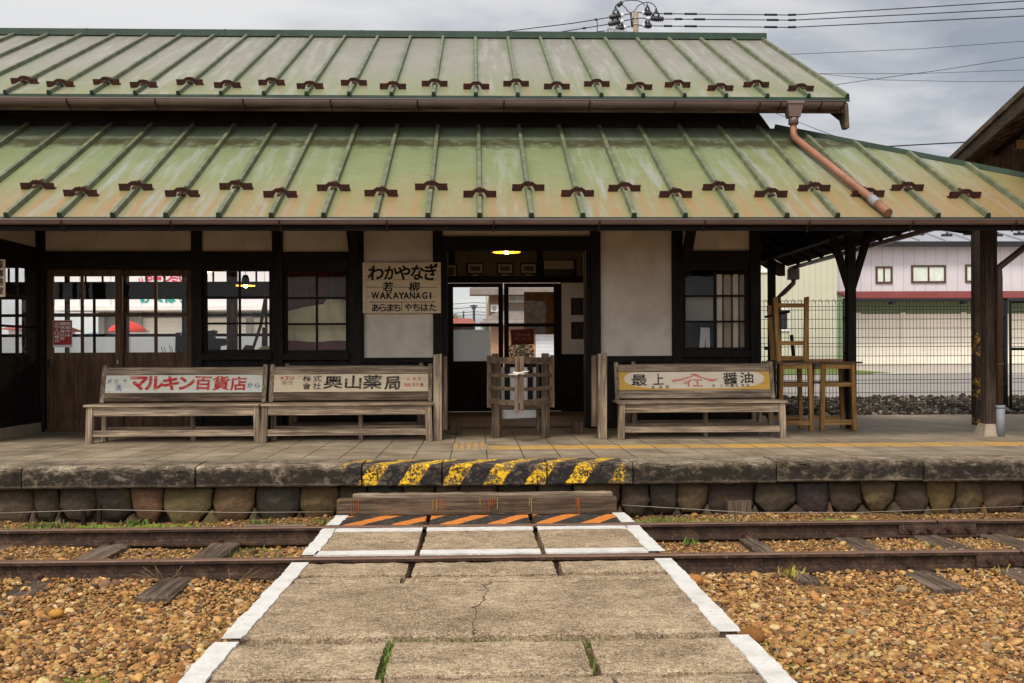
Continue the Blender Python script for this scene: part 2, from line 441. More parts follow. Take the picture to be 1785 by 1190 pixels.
def make_paving():
    q, b, P = mat('paving'); x, y, z = q.sep(P)
    def grid(v, s, o):
        u = q.m('DIVIDE', q.m('ADD', v, o), s); f = q.m('FRACT', u)
        return q.m('FLOOR', u), q.m('MINIMUM', f, q.m('SUBTRACT', 1.0, f))
    cx, dx = grid(x, .30, 10.12); cy, dy = grid(y, .30, .28)
    wn = q.new('ShaderNodeTexWhiteNoise', noise_dimensions='2D'); q.put(wn.inputs['Vector'], q.comb(cx, cy, 0.0))
    n = q.noise(P, 2.4, 6, .65); n2 = q.noise(P, 40, 4, .65)
    c = q.ramp(q.m('ADD', q.m('MULTIPLY', n, .7), q.m('MULTIPLY', n2, .3)), [(.32, S(100, 86, 68)), (.5, S(144, 128, 106)), (.68, S(174, 158, 134))])
    c = q.mix(q.m('MULTIPLY', wn.outputs[0], .28), c, S(104, 92, 76))
    d = q.m('MINIMUM', dx, dy)
    grout = q.step(q.m('ADD', d, q.m('MULTIPLY', q.m('SUBTRACT', n2, .5), .02)), .022, .010)
    c = q.mix(q.m('MULTIPLY', grout, .85), c, S(46, 40, 34))
    # older, stained strip behind the coping
    c = q.mix(q.m('MULTIPLY', q.m('MULTIPLY', q.step(y, 8.32, 8.1), q.step(n, .35, .6)), .5), c, S(96, 84, 68))
    q.put(b.inputs['Base Color'], c); q.put(b.inputs['Roughness'], q.ramp(n, [(.35, .55), (.6, .8)]))
    q.put(b.inputs['Normal'], q.bump(q.m('SUBTRACT', q.m('MULTIPLY', n2, .25), grout), .5, .006))
make_paving()

def make_concrete(name, cols, pits=True, stripes=None):
    q, b, P = mat(name)
    n = q.noise(P, 3.3, 6, .7); n2 = q.noise(P, 55, 5, .75); n3 = q.noise(q.scale(P, (1, 1.6, 1)), 19, 4, .7)
    n4 = q.noise(P, 210, 3, .7); n5 = q.noise(P, 90, 4, .7)
    f = q.m('ADD', q.m('ADD', q.m('MULTIPLY', n, .22), q.m('MULTIPLY', n5, .34)), q.m('ADD', q.m('MULTIPLY', n3, .16), q.m('MULTIPLY', n4, .28)))
    c = q.ramp(f, [(.43, cols[0]), (.5, cols[1]), (.575, cols[2])])
    v = q.vor(P, 95, out='Distance'); agg = q.step(v, .40, .16)
    wv = q.vor(P, 95, out='Color'); r = q.sep(wv)[0]
    c = q.mix(q.m('MULTIPLY', agg, .72), c, q.ramp(r, [(.1, S(84, 68, 52)), (.35, cols[1]), (.65, cols[2]), (.95, S(226, 212, 190))]))
    pit = q.step(q.noise(q.scale(P, (1, 1.3, 1)), 34, 4, .7), .36, .32)
    c = q.mix(q.m('MULTIPLY', pit, .6), c, S(78, 62, 46))
    if stripes:
        x, y, z = q.sep(P)
        u = q.m('FRACT', q.m('DIVIDE', q.m('ADD', q.m('ADD', x, q.m('MULTIPLY', y, stripes[1])), stripes[2]), stripes[0]))
        w = q.m('ADD', u, q.m('MULTIPLY', q.m('SUBTRACT', n3, .5), .10))
        msk = q.m('MULTIPLY', q.step(w, .08, .10), q.step(w, .50, .48))
        wr = q.m('ADD', q.m('MULTIPLY', n2, .6), q.m('MULTIPLY', n3, .4)); blk = q.mix(q.step(wr, .52, .60), S(42, 39, 37), S(104, 90, 74))
        org = q.mix(q.step(wr, .53, .62), S(208, 122, 46), S(130, 96, 66))
        c = q.mix(msk, blk, org)
    oi = q.new('ShaderNodeObjectInfo').outputs['Random']
    c = q.mix(q.m('MULTIPLY', oi, .30), c, q.mix(1.0, c, (.72, .68, .64, 1), 'MULTIPLY'))
    big = q.noise(P, 1.4, 4, .6); c = q.mix(q.m('MULTIPLY', q.step(big, .50, .66), .35), c, q.mix(1.0, c, (.62, .58, .52, 1), 'MULTIPLY'))
    q.put(b.inputs['Base Color'], c); b.inputs['Roughness'].default_value = .92
    q.put(b.inputs['Normal'], q.bump(q.m('SUBTRACT', q.m('ADD', q.m('MULTIPLY', n2, .6), n3), pit), .9, .010))
make_concrete('slab_concrete', (S(90, 73, 55), S(148, 127, 101), S(200, 178, 147)))
make_concrete('slab_striped', (S(108, 90, 70), S(150, 130, 106), S(180, 160, 134)), stripes=(.327, -.62, 4.93))

def make_coping():
    q, b, P = mat('coping_concrete')
    uv = q.new('ShaderNodeUVMap').outputs[0]; u, v, _ = q.sep(uv)   # u along the platform, v round the profile from the back
    n = q.noise(P, 4, 6, .7); n2 = q.noise(P, 48, 5, .75); n3 = q.noise(q.scale(P, (1, 1, 1.4)), 12, 5, .7)
    c = q.ramp(q.m('ADD', q.m('MULTIPLY', n, .45), q.m('MULTIPLY', n2, .55)), [(.40, S(66, 56, 44)), (.5, S(120, 105, 86)), (.60, S(176, 160, 138))])
    # black mould, thickest on the upright face
    dirt = q.m('MULTIPLY', q.step(q.m('ADD', v, q.m('MULTIPLY', q.m('SUBTRACT', n3, .5), .12)), .35, .42), q.step(v, .535, .50))
    dm = q.m('ADD', q.m('MULTIPLY', n3, .52), q.m('MULTIPLY', n2, .48))
    c = q.mix(q.m('MULTIPLY', q.m('MULTIPLY', dirt, q.step(dm, .36, .50)), .95), c, S(20, 16, 13))
    c = q.mix(q.m('MULTIPLY', q.step(dm, .48, .60), .6), c, S(52, 44, 36))
    # warning stripes, half worn away
    inz = q.m('MULTIPLY', q.step(u, -1.03, -1.00), q.step(u, 1.14, 1.11))
    k = q.m('FRACT', q.m('DIVIDE', q.m('ADD', q.m('ADD', u, q.m('MULTIPLY', v, .62)), q.m('ADD', 5.06, q.m('MULTIPLY', q.m('SUBTRACT', n3, .5), .07))), .318))
    yel = q.m('MULTIPLY', q.step(k, .04, .07), q.step(k, .52, .49))
    wearb = q.m('ADD', q.m('MULTIPLY', n, .45), q.m('MULTIPLY', n3, .55))
    keep = q.step(q.m('ADD', wearb, q.m('MULTIPLY', q.m('SUBTRACT', n2, .5), 1.3)), .45, .57)
    keepk = q.step(q.m('ADD', wearb, q.m('MULTIPLY', q.m('SUBTRACT', n2, .5), .9)), .42, .50)
    vv = q.m('MULTIPLY', q.step(v, .0, .03), q.step(v, .545, .52))
    c = q.mix(q.m('MULTIPLY', q.m('MULTIPLY', q.m('MULTIPLY', inz, vv), keepk), .9), c, S(36, 34, 36))
    c = q.mix(q.m('MULTIPLY', q.m('MULTIPLY', q.m('MULTIPLY', inz, vv), keep), yel), c, q.ramp(n3, [(.3, S(190, 140, 30)), (.6, S(232, 184, 44))]))
    q.put(b.inputs['Base Color'], c); b.inputs['Roughness'].default_value = .92
    q.put(b.inputs['Normal'], q.bump(q.m('ADD', q.m('MULTIPLY', n2, .6), n3), .9, .012))
make_coping()

def make_tint(name, rough=.85, bs=40, strength=.4, k=1.0, moss=0.0):
    q, b, P = mat(name); b.inputs['Specular IOR Level'].default_value = .08
    a = q.new('ShaderNodeAttribute', attribute_name='tint').outputs['Color']
    n = q.noise(P, bs, 5, .65); n2 = q.noise(P, 9, 4, .6)
    c = q.mix(q.m('MULTIPLY', q.step(n, .35, .65), .45), q.mix(1.0, a, (.55, .52, .50, 1), 'MULTIPLY'), a)
    c = q.mix(q.m('MULTIPLY', q.step(n2, .55, .75), .35), c, q.mix(1.0, a, (1.35, 1.2, 1.0, 1), 'MULTIPLY'))
    if moss:
        c = q.mix(q.m('MULTIPLY', q.step(q.noise(P, 3.2, 5, .7), .60, .70), moss), c, S(92, 84, 34))
    q.put(b.inputs['Base Color'], c); b.inputs['Roughness'].default_value = rough
    q.put(b.inputs['Normal'], q.bump(n, strength, .01))
make_tint('pebble', .95, 60, .5)
make_tint('rough_stone', .9, 22, 1.0, moss=.6)

def make_rail():
    q, b, P = mat('rail_rust'); nz = q.sep(q.new('ShaderNodeNewGeometry').outputs['Normal'])[2]
    n = q.noise(P, 9, 5, .65); n2 = q.noise(P, 60, 4, .7)
    c = q.ramp(q.m('ADD', q.m('MULTIPLY', n, .5), q.m('MULTIPLY', n2, .5)), [(.36, S(26, 18, 13)), (.5, S(54, 37, 26)), (.66, S(92, 68, 48))])
    c = q.mix(q.m('MULTIPLY', q.step(q.noise(P, 30, 5, .7), .6, .72), .5), c, S(128, 116, 96))
    q.put(b.inputs['Base Color'], c); b.inputs['Roughness'].default_value = .8
    q.put(b.inputs['Normal'], q.bump(n2, .4, .004))
    q, b, P = mat('rail_head'); n = q.noise(q.scale(P, (.2, 4, 1)), 14, 4, .6)
    q.put(b.inputs['Base Color'], q.ramp(n, [(.3, S(88, 64, 52)), (.7, S(128, 100, 84))])); b.inputs['Roughness'].default_value = .55; b.inputs['Metallic'].default_value = .25
make_rail()

def make_ground():
    q, b, P = mat('ground_gravel')
    col = q.vor(P, 90, out='Color'); d = q.vor(P, 90); r = q.sep(col)[0]; n = q.noise(P, 1.6, 6, .65)
    c = q.ramp(r, [(.1, S(112, 82, 50)), (.35, S(152, 110, 64)), (.65, S(178, 134, 80)), (.95, S(130, 100, 70))])
    c = q.mix(q.m('MULTIPLY', q.step(n, .50, .64), .6), c, S(104, 80, 54))
    q.put(b.inputs['Base Color'], c); b.inputs['Roughness'].default_value = .95
    q.put(b.inputs['Normal'], q.bump(q.m('SUBTRACT', 1.0, d), .8, .03))
    q, b, P = mat('grey_gravel')
    col = q.vor(P, 16, out='Color'); d = q.vor(P, 16); r = q.sep(col)[0]
    q.put(b.inputs['Base Color'], q.ramp(r, [(.1, S(54, 48, 42)), (.5, S(104, 96, 86)), (.9, S(168, 158, 144))])); b.inputs['Roughness'].default_value = .95
    q.put(b.inputs['Normal'], q.bump(q.m('SUBTRACT', 1.0, d), 1.0, .05))
make_ground()

def make_clad(name, col, pitch, axis='x'):
    q, b, P = mat(name); o = q.sep(P); v = o['xyz'.index(axis)]
    f = q.m('FRACT', q.m('DIVIDE', v, pitch)); g = q.step(f, .06, .02)
    n = q.noise(P, .8, 5, .6)
    dk = tuple(c*.9 for c in col[:3])+(1,)
    c = q.mix(q.step(n, .35, .65), dk, col); c = q.mix(q.m('MULTIPLY', g, .6), c, tuple(c_*.35 for c_ in col[:3])+(1,))
    q.put(b.inputs['Base Color'], c); b.inputs['Roughness'].default_value = .6
    q.put(b.inputs['Normal'], q.bump(q.m('SUBTRACT', 1.0, g), .5, .02))
make_clad('pink_cladding', S(205, 199, 202), .42)
make_clad('green_cladding', S(190, 187, 164), .20)
make_clad('green_panel_wall', S(120, 136, 104), .30)
make_clad('white_panels', S(228, 222, 220), .9)
make_clad('shutter_slats', S(246, 236, 218), .13, 'z')
make_clad('shutter_white', S(222, 222, 224), .10, 'z')
make_clad('grey_roof_seams', S(150, 152, 158), .5)

def make_board(name, base, grain, worn, wornness=.35, oval=None):
    """painted sign board: flaking paint over grain"""
    q, b, P = mat(name)
    g = q.noise(q.scale(P, (.06, 1, 1)), 60, 5, .65); n = q.noise(P, 6, 5, .7)
    c = q.mix(q.m('MULTIPLY', q.step(g, .45, .68), .45), base, grain)
    if oval:
        x, y, z = q.sep(P)
        ax = q.m('DIVIDE', q.m('SUBTRACT', x, oval[0]), oval[2]); az = q.m('DIVIDE', q.m('SUBTRACT', z, oval[1]), oval[3])
        p4 = q.m('ADD', q.m('POWER', q.m('ABSOLUTE', ax), 4.0), q.m('POWER', q.m('ABSOLUTE', az), 2.4))
        c = q.mix(q.step(p4, 1.0, .96), c, q.mix(q.m('MULTIPLY', q.step(g, .5, .7), .4), S(214, 202, 180), S(170, 154, 130)))
    f = q.m('ADD', q.m('MULTIPLY', n, .6), q.m('MULTIPLY', g, .4))
    c = q.mix(q.m('MULTIPLY', q.step(f, .56, .66), wornness), c, worn)
    q.put(b.inputs['Base Color'], c); b.inputs['Roughness'].default_value = .8
    q.put(b.inputs['Normal'], q.bump(g, .3, .004))
make_board('board_sign', S(212, 192, 158), S(184, 160, 122), S(140, 112, 80), .4)
make_board('board_pale', S(200, 200, 186), S(170, 168, 150), S(120, 104, 86), .55)
make_board('board_cream', S(208, 190, 160), S(182, 160, 128), S(140, 116, 90), .35)
def make_paintletters(name, col):
    q, b, P = mat(name)
    g = q.noise(q.scale(P, (.08, 1, 1)), 80, 5, .7)
    q.put(b.inputs['Base Color'], q.mix(q.step(g, .53, .66), col, S(190, 176, 154))); b.inputs['Roughness'].default_value = .8
make_paintletters('paint_red', S(176, 40, 38)); make_paintletters('paint_black', S(40, 34, 32)); make_paintletters('paint_blue', S(84, 104, 150))
make_paintletters('paint_pink', S(202, 110, 108)); make_paintletters('paint_faint', S(160, 140, 116))

def make_yellow():
    q, b, P = mat('tactile_yellow'); n = q.noise(P, 20, 5, .7); x, y, z = q.sep(P)
    f = q.m('FRACT', q.m('DIVIDE', q.m('ADD', x, 10.12), .30)); g = q.step(q.m('MINIMUM', f, q.m('SUBTRACT', 1.0, f)), .03, .015)
    c = q.mix(q.m('MULTIPLY', q.step(q.m('ADD', q.m('MULTIPLY', n, .5), q.m('MULTIPLY', q.noise(P, 2.2, 5, .7), .5)), .44, .62), .9), S(196, 150, 72), S(140, 120, 92)); c = q.mix(q.m('MULTIPLY', g, .7), c, S(60, 50, 36))
    q.put(b.inputs['Base Color'], c); b.inputs['Roughness'].default_value = .85
    q, b, P = mat('post_striped'); x, y, z = q.sep(P); n = q.noise(P, 26, 4, .7)
    f = q.m('FRACT', q.m('DIVIDE', q.m('ADD', z, q.m('MULTIPLY', x, .6)), .5))
    msk = q.m('MULTIPLY', q.m('MULTIPLY', q.step(f, .46, .5), q.step(q.m('ADD', q.noise(P, 12, 5, .7), q.m('MULTIPLY', q.m('SUBTRACT', n, .5), .6)), .50, .56)), q.step(z, 1.72, 1.66))
    q.put(b.inputs['Base Color'], q.mix(q.m('MULTIPLY', msk, .75), q.ramp(n, [(.3, S(26, 20, 16)), (.7, S(70, 52, 38))]), S(170, 128, 34))); b.inputs['Roughness'].default_value = .8
make_yellow()

# ------------------------------------------------------------------ levels and depths (metres)
PZ = .455                # platform
YW = 11.36               # face of the station wall
DZ = .12                 # crossing deck
RAIL_Y = (5.78, 6.85); RAIL_Z = .13
DX0, DX1 = -1.04, 1.10
plain('mortar_dark', S(52, 44, 36), .95, var=.4, scale=20); plain('crack_dirt', S(74, 60, 46), .95, bump=0); plain('drip_orange', S(150, 84, 42), .7, bump=0); plain('drip_yellow', S(170, 132, 48), .7, bump=0)

# ------------------------------------------------------------------ ground, platform, track
def ground():
    mb = MB(); mb.face([(-300, -40, -.02), (300, -40, -.02), (300, 400, -.02), (-300, 400, -.02)])
    structure('ground', mb, 'ground_gravel')
    mb = MB(); g = lambda y: .38+.0225*(min(y, 38)-14.7); mb.face([(-300, 14.7, g(14.7)), (300, 14.7, g(14.7)), (300, 38, g(38)), (-300, 38, g(38))]); mb.face([(-300, 38, g(38)), (300, 38, g(38)), (300, 400, g(38)), (-300, 400, g(38))])
    structure('road', mb, 'asphalt_grey')
    # apron, gravel verge and forecourt beyond the fence
    mb = MB(); mb.face([(3.2, 13.4, .425), (16, 13.4, .425), (16, 18.6, .475), (3.2, 18.2, .470)])
    structure('verge', mb, 'grey_gravel')
    mb = MB(); mb.face([(11.6, 28.6, g(28.6)+.005), (40, 24, g(24)+.005), (40, 38, g(38)+.005), (11.6, 38, g(38)+.005)])
    structure('forecourt', mb, 'concrete_light')
    mb = MB(); mb.face([(7.0, 29.2, g(29.2)+.01), (10.6, 28.6, g(28.6)+.01), (12.4, 29.6, g(29.6)+.01), (12.0, 33.0, g(33)+.01), (7.0, 33.6, g(33.6)+.01)])
    structure('lawn', mb, 'grass_green')
ground()

def rock_strip(mb, n, xr, yf, z0, cols, rs, seed):
    """low lumps of stone scattered on the ground"""
    rg = random.Random(seed)
    for _ in range(n):
        x = rg.uniform(*xr); y = rg.uniform(*yf); r = rg.uniform(*rs)
        lump(mb, (x, y, z0), (r, r*rg.uniform(.7, 1), r*rg.uniform(.5, .8)), rg, cols)
ICO = None
def ico(sub):
    bm = bmesh.new(); bmesh.ops.create_icosphere(bm, subdivisions=sub, radius=1)
    v = np.array([x.co[:] for x in bm.verts]); f = np.array([[y.index for y in x.verts] for x in bm.faces]); bm.free()
    return v, f
def scatter(name, pts, rad, flat, cols, material, sub=2, parent=None, rough=.16, smooth=True):
    """thousands of stones as one mesh"""
    V, Fc = ico(sub); n = len(pts); nv = len(V)
    a = RNG.uniform(0, 2*np.pi, n); el = RNG.uniform(.62, 1.0, n); t = RNG.normal(0, .22, (n, 2))
    P = V[None]*np.stack([rad, rad*el, rad*flat], 1)[:, None]
    bump = 1+RNG.normal(0, 1, (n, 3))[:, None, :]*0
    k = RNG.normal(0, 1, (n, 3, 3)); dirs = k/np.linalg.norm(k, axis=2, keepdims=True)
    dot = np.einsum('vi,nki->nvk', V, dirs)
    P = P*(1+rough*np.sum(np.clip(dot-.3, 0, 1)*np.array([-.8, .5, -.9]), axis=2))[..., None]
    z = P[..., 2]+P[..., 0]*t[:, :1]+P[..., 1]*t[:, 1:]
    c, s_ = np.cos(a)[:, None], np.sin(a)[:, None]
    X = P[..., 0]*c-P[..., 1]*s_; Y = P[..., 0]*s_+P[..., 1]*c
    Q = np.stack([X, Y, z], 2)+pts[:, None]
    me = bpy.data.meshes.new(name); nf = len(Fc)
    me.vertices.add(n*nv); me.vertices.foreach_set('co', Q.reshape(-1).astype('f4'))
    L = (Fc[None]+(np.arange(n)*nv)[:, None, None]).reshape(-1).astype('i4')
    me.loops.add(len(L)); me.loops.foreach_set('vertex_index', L)
    me.polygons.add(n*nf); me.polygons.foreach_set('loop_start', np.arange(0, n*nf*3, 3, dtype='i4'))
    me.polygons.foreach_set('use_smooth', np.full(n*nf, smooth))
    at = me.color_attributes.new('tint', 'FLOAT_COLOR', 'POINT')
    cc = np.repeat(np.concatenate([cols, np.ones((n, 1))], 1), nv, 0)
    at.data.foreach_set('color', cc.reshape(-1).astype('f4'))
    me.materials.append(MT[material]); me.update(); me.validate()
    o = bpy.data.objects.new(name, me); COL.objects.link(o)
    if parent: o.parent = parent
    return o

def palette(n, cols, w, jit=.12):
    base = np.array([S(*c)[:3] for c in cols]); i = RNG.choice(len(cols), n, p=np.array(w)/sum(w))
    return np.clip(base[i]*(1+RNG.normal(0, jit, (n, 1)))*(1+RNG.normal(0, .05, (n, 3))), .01, 1)

def verge_stones():
    n = 9000; y = RNG.uniform(13.45, 18.5, n); x = 3.3+RNG.uniform(0, 1, n)*(.58*y-2.2)
    r = np.clip(RNG.lognormal(np.log(.026), .4, n), .012, .07)
    cols = palette(n, [(52, 47, 42), (80, 73, 66), (112, 104, 94), (156, 148, 136), (70, 60, 50)], [8, 9, 6, 3, 6])
    scatter('verge_gravel', np.stack([x, y, .425+.009*(y-13.4)+r*.3], 1), r, RNG.uniform(.5, .9, n), cols, 'pebble', 1, smooth=False)['kind'] = 'stuff'
verge_stones()
SLEEPERS = [(-3.92, 0), (-3.17, 0), (-2.42, 0), (-1.69, 0), (1.84, .5), (2.53, 0), (3.08, 0), (3.55, 0), (4.3, 0)]
def ballast():
    N = 210000
    y = RNG.uniform(2.6, 7.72, N); x = RNG.uniform(-1, 1, N)*(.62*y+1.2)
    keep = ~((x > DX0-.02) & (x < DX1+.02))
    for ry in RAIL_Y: keep &= ~(np.abs(y-ry) < .075)
    for sx, _ in SLEEPERS: keep &= ~((np.abs(x-sx) < .09) & (y > 5.32) & (y < 7.32) & (RNG.uniform(0, 1, N) < .90))
    mid = (y > 5.75)
    back = (y > 6.9)
    keep &= ~(mid & ~back & (RNG.uniform(0, 1, N) < .25))
    keep &= ~(back & (RNG.uniform(0, 1, N) < .35))
    x, y = x[keep], y[keep]; n = len(x)
    mid = (y > 5.75)
    r = np.clip(RNG.lognormal(np.log(.0086), .44, n), .004, .023); r[mid] *= .85
    big = RNG.uniform(0, 1, n) < .010; r[big] = RNG.uniform(.018, .034, big.sum())
    flat = RNG.uniform(.36, .7, n)
    lay = RNG.uniform(0, 1, n)
    und = .012*np.sin(x*2.1+y*1.3)+.010*np.sin(y*4.1-x*1.7)
    z = .0+und+r*flat*.35+lay*.012
    z[mid] += .005
    z += np.where(y > 6.95, .03*(y-6.95), 0)
    # heaped a little against the front rail
    z += np.where((y < 5.72) & (y > 5.2), .02*(y-5.2)/.5, 0)
    cols = palette(n, [(208, 166, 106), (190, 146, 90), (166, 124, 78), (134, 102, 70), (104, 86, 70), (222, 192, 142), (160, 140, 112), (172, 126, 84)], [24, 24, 18, 11, 7, 9, 5, 8])
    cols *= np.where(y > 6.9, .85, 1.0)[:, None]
    pts = np.stack([x, y, z], 1)
    ang = RNG.uniform(0, 1, n) < .35
    sel2 = ((y < 4.9) | (r > .02)) & ~ang
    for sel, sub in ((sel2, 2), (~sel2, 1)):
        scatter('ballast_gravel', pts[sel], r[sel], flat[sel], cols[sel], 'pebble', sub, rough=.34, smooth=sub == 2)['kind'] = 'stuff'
ballast()

def terrain_bed():
    # the ballast bed itself, a gently uneven sheet between platform and foreground
    mb = MB(); nx, ny = 130, 60
    xs = np.linspace(-8, 8, nx); ys = np.linspace(1.0, 7.9, ny)
    for j in range(ny):
        for i in range(nx):
            x, y = xs[i], ys[j]
            z = .003+.012*math.sin(x*2.1+y*1.3)+.010*math.sin(y*4.1-x*1.7)+(.03*(y-6.95) if y > 6.95 else 0)
            if DX0-.1 < x < DX1+.1: z = min(z, -.006)
            mb.v.append((x, y, z))
    for j in range(ny-1):
        for i in range(nx-1):
            a = j*nx+i; mb.f.append((a, a+1, a+1+nx, a+nx)); mb.m.append(0); mb.smooth.add(len(mb.f)-1)
    structure('track_bed_ground', mb, 'ground_gravel')
terrain_bed()

def platform():
    root = bpy.data.objects.new('platform', None); COL.objects.link(root); root.location = (0, 7.7, 0); root['base'] = [0, 7.7, 0]; root['kind'] = 'structure'
    mb = MB(); mb.box(-16, 3.2, 8.02, 14.7, -.1, PZ); mb.box(3.2, 16, 8.02, 13.45, -.1, PZ-.001); structure('paving', mb, 'paving', root)
    # coping: long cast blocks with a rounded nose
    prof = []
    yf, yb, zt, zb = 7.64, 8.02, PZ, .295
    prof.append((yb, zt+.004)); prof.append((yf+.20, zt+.004))
    for k in range(0, 7):
        a = R(90)*k/6; prof.append((yf+.036-.036*math.sin(a), zt-.032+.036*math.cos(a)))
    prof += [(yf+.002, zb+.06), (yf+.004, zb+.012), (yf+.02, zb), (yb, zb)]
    v = [0]
    for (a, b), (c, d) in zip(prof, prof[1:]): v.append(v[-1]+math.hypot(c-a, d-b))
    joints = [-9.6, -8.0, -6.0, -4.7, -3.42, -2.13, -.9+.02, -.27, .53, 1.19, 2.30, 3.45, 4.6, 6.0, 7.5, 9.5]
    for a, b in zip(joints, joints[1:]):
        mb = MB(); n = max(2, int((b-a)/.05)); xs = np.linspace(a+.006, b-.006, n); dz = random.uniform(-.004, .004); dy = random.uniform(-.008, .008)
        off = [[(math.sin(x*31+j*2.2)*.003+math.sin(x*77+j)*.0025+random.uniform(-.0035, .0035)) if 0 < j < len(prof)-1 else 0 for j in range(len(prof))] for x in xs]
        for j in (range(len(prof))):
            for e in (0, -1):
                if 1 < j < len(prof)-2: off[e][j] += .012
        P = [[(x, p[0]+dy+off[i][j], p[1]+dz-off[i][j]*.6) for j, p in enumerate(prof)] for i, x in enumerate(xs)]
        for i in range(n-1):
            for j in range(len(prof)-1):
                mb.face([P[i][j], P[i][j+1], P[i+1][j+1], P[i+1][j]], 0, [(xs[i], v[j]), (xs[i], v[j+1]), (xs[i+1], v[j+1]), (xs[i+1], v[j])])
        mb.face(P[0], 0, [(xs[0], t) for t in v]); mb.face(P[-1][::-1], 0, [(xs[-1], t) for t in v][::-1])
        structure('coping_stone', mb, 'coping_concrete', root)
    # yellow tactile line and its one ribbed tile
    y0, y1 = 8.86, 9.16
    mb = MB(); mb.box(.10, 16, y0, y1, PZ-.01, PZ+.005); structure('tactile_line', mb, 'tactile_yellow', root)
    mb = MB(); mb.box(-.22, .09, y0, y1+.28, PZ-.01, PZ+.004)
    for k in range(5): mb.box(-.21+k*.06, -.175+k*.06, y0+.01, y1+.27, PZ+.004, PZ+.012, 1)
    structure('tactile_tile', mb, ['kerb_concrete', 'tactile_yellow'], root)
platform()

def stone_wall():
    root = thing('retaining_wall', (0, 7.72, 0), 'low dark rubble stone wall carrying the overhanging platform edge', 'wall')
    mb = MB(); mb.box(-16, 16, 7.84, 8.0, -.1, .296); mb.build('mortar', 'mortar_dark', root)
    mb = MB(); cols = []; rg = random.Random(11)
    def stone(poly, base):
        cx = sum(p[0] for p in poly)/len(poly); cz = sum(p[1] for p in poly)/len(poly)
        yb, ym = 7.85, 7.745+rg.uniform(-.012, .012)
        c0 = tuple(base[i]*rg.uniform(.9, 1.1) for i in range(3))
        # refine the outline, then two inset rings and a few crown facets
        out = []; m = len(poly)
        for a, b in zip(poly, poly[1:]+poly[:1]):
            for t in (.08, .36, .64, .92): out.append((a[0]+(b[0]-a[0])*t+rg.uniform(-.005, .005), a[1]+(b[1]-a[1])*t+rg.uniform(-.005, .005)))
        n = len(out)
        hw = max(abs(p[0]-cx) for p in poly); pl = [(rg.uniform(-.30, .30), rg.uniform(-.38, .38), rg.uniform(0, .016)) for _ in range(6)]
        def depth(x, z, sc):
            d = max(a*(x-cx)+b*(z-cz)-c for a, b, c in pl)          # a few broken flat faces
            return ym-.018+1.0*d+.026*sc**7+rg.uniform(-.0015, .0015)
        def ring(sc): return [(cx+(p[0]-cx)*sc, min(depth(cx+(p[0]-cx)*sc, cz+(p[1]-cz)*sc, sc), yb-.01), cz+(p[1]-cz)*sc) for p in out]
        r0 = [(p[0], yb, p[1]) for p in out]; R_ = [r0]+[ring(q_) for q_ in (.985, .90, .72, .48, .24)]
        for A, B in zip(R_, R_[1:]):
            for i in range(n):
                mb.face([A[i], A[(i+1) % n], B[(i+1) % n], B[i]]); cols.append(c0+(1,))
        ct = (cx, depth(cx, cz, 0), cz); r3 = R_[-1]
        for i in range(n): mb.face([r3[i], r3[(i+1) % n], ct]); cols.append(c0+(1,))
    tones = [S(88, 76, 62)[:3], S(102, 86, 66)[:3], S(76, 69, 61)[:3], S(112, 92, 68)[:3], S(92, 80, 66)[:3], S(80, 69, 57)[:3]]
    x = -9.5; jn = 0
    while x < 9.5:
        w = rg.uniform(.19, .38); zt = .290-rg.uniform(0, .012); s = rg.uniform(.10, .16); cut = rg.uniform(.14, .40)*w; tip = .02+rg.uniform(-.03, .03)
        g = .003
        j0 = jn; jn = rg.uniform(-.022, .022)
        poly = [(x+g+j0, zt), (x+w*.5, zt+.004), (x+w-g+jn, zt-rg.uniform(0, .012)), (x+w-g*1.2, s), (x+w-cut+g, tip), (x+cut*.8, tip+rg.uniform(-.01, .01)), (x+g, s+rg.uniform(-.02, .02))]
        stone(poly, rg.choice(tones))
        if rg.random() < .8:
            stone([(x+w, s-.012), (x+w+cut*.72, tip-.01), (x+w+cut*.5, -.03), (x+w-cut*.5, -.03), (x+w-cut*.75, tip-.008)], rg.choice(tones))
        x += w
    mb.build('stone', 'rough_stone', root, cols=cols)
stone_wall()

def slab_mesh(x0, x1, y0, y1, z0, z1, amp=.012, step=.045, chip=.5, poly=None):
    """a cast slab with worn, chipped edges"""
    mb = MB(); nx = max(3, int((x1-x0)/step)+1); ny = max(3, int((y1-y0)/step)+1)
    g = {}
    for j in range(ny):
        for i in range(nx):
            x = x0+(x1-x0)*i/(nx-1); y = y0+(y1-y0)*j/(ny-1); z = z1
            ex = i in (0, nx-1); ey = j in (0, ny-1)
            if ex or ey:
                z -= abs(random.gauss(0, amp*.55))+.003
                if ex: x += (1 if i == 0 else -1)*abs(random.gauss(0, amp*.45))
                if ey: y += (1 if j == 0 else -1)*abs(random.gauss(0, amp*.55))
            else: z += random.gauss(0, .0008)
            g[i, j] = len(mb.v); mb.v.append((x, y, z))
    for j in range(ny-1):
        for i in range(nx-1):
            mb.f.append((g[i, j], g[i+1, j], g[i+1, j+1], g[i, j+1])); mb.m.append(0)
    per = [(i, 0) for i in range(nx)]+[(nx-1, j) for j in range(1, ny)]+[(i, ny-1) for i in range(nx-2, -1, -1)]+[(0, j) for j in range(ny-2, 0, -1)]
    low = []
    for p in per:
        v = mb.v[g[p]]; low.append(len(mb.v)); mb.v.append((v[0], v[1], z0))
    for k in range(len(per)):
        a, b = per[k], per[(k+1) % len(per)]
        mb.f.append((g[a], low[k], low[(k+1) % len(per)], g[b])); mb.m.append(0)
    return mb

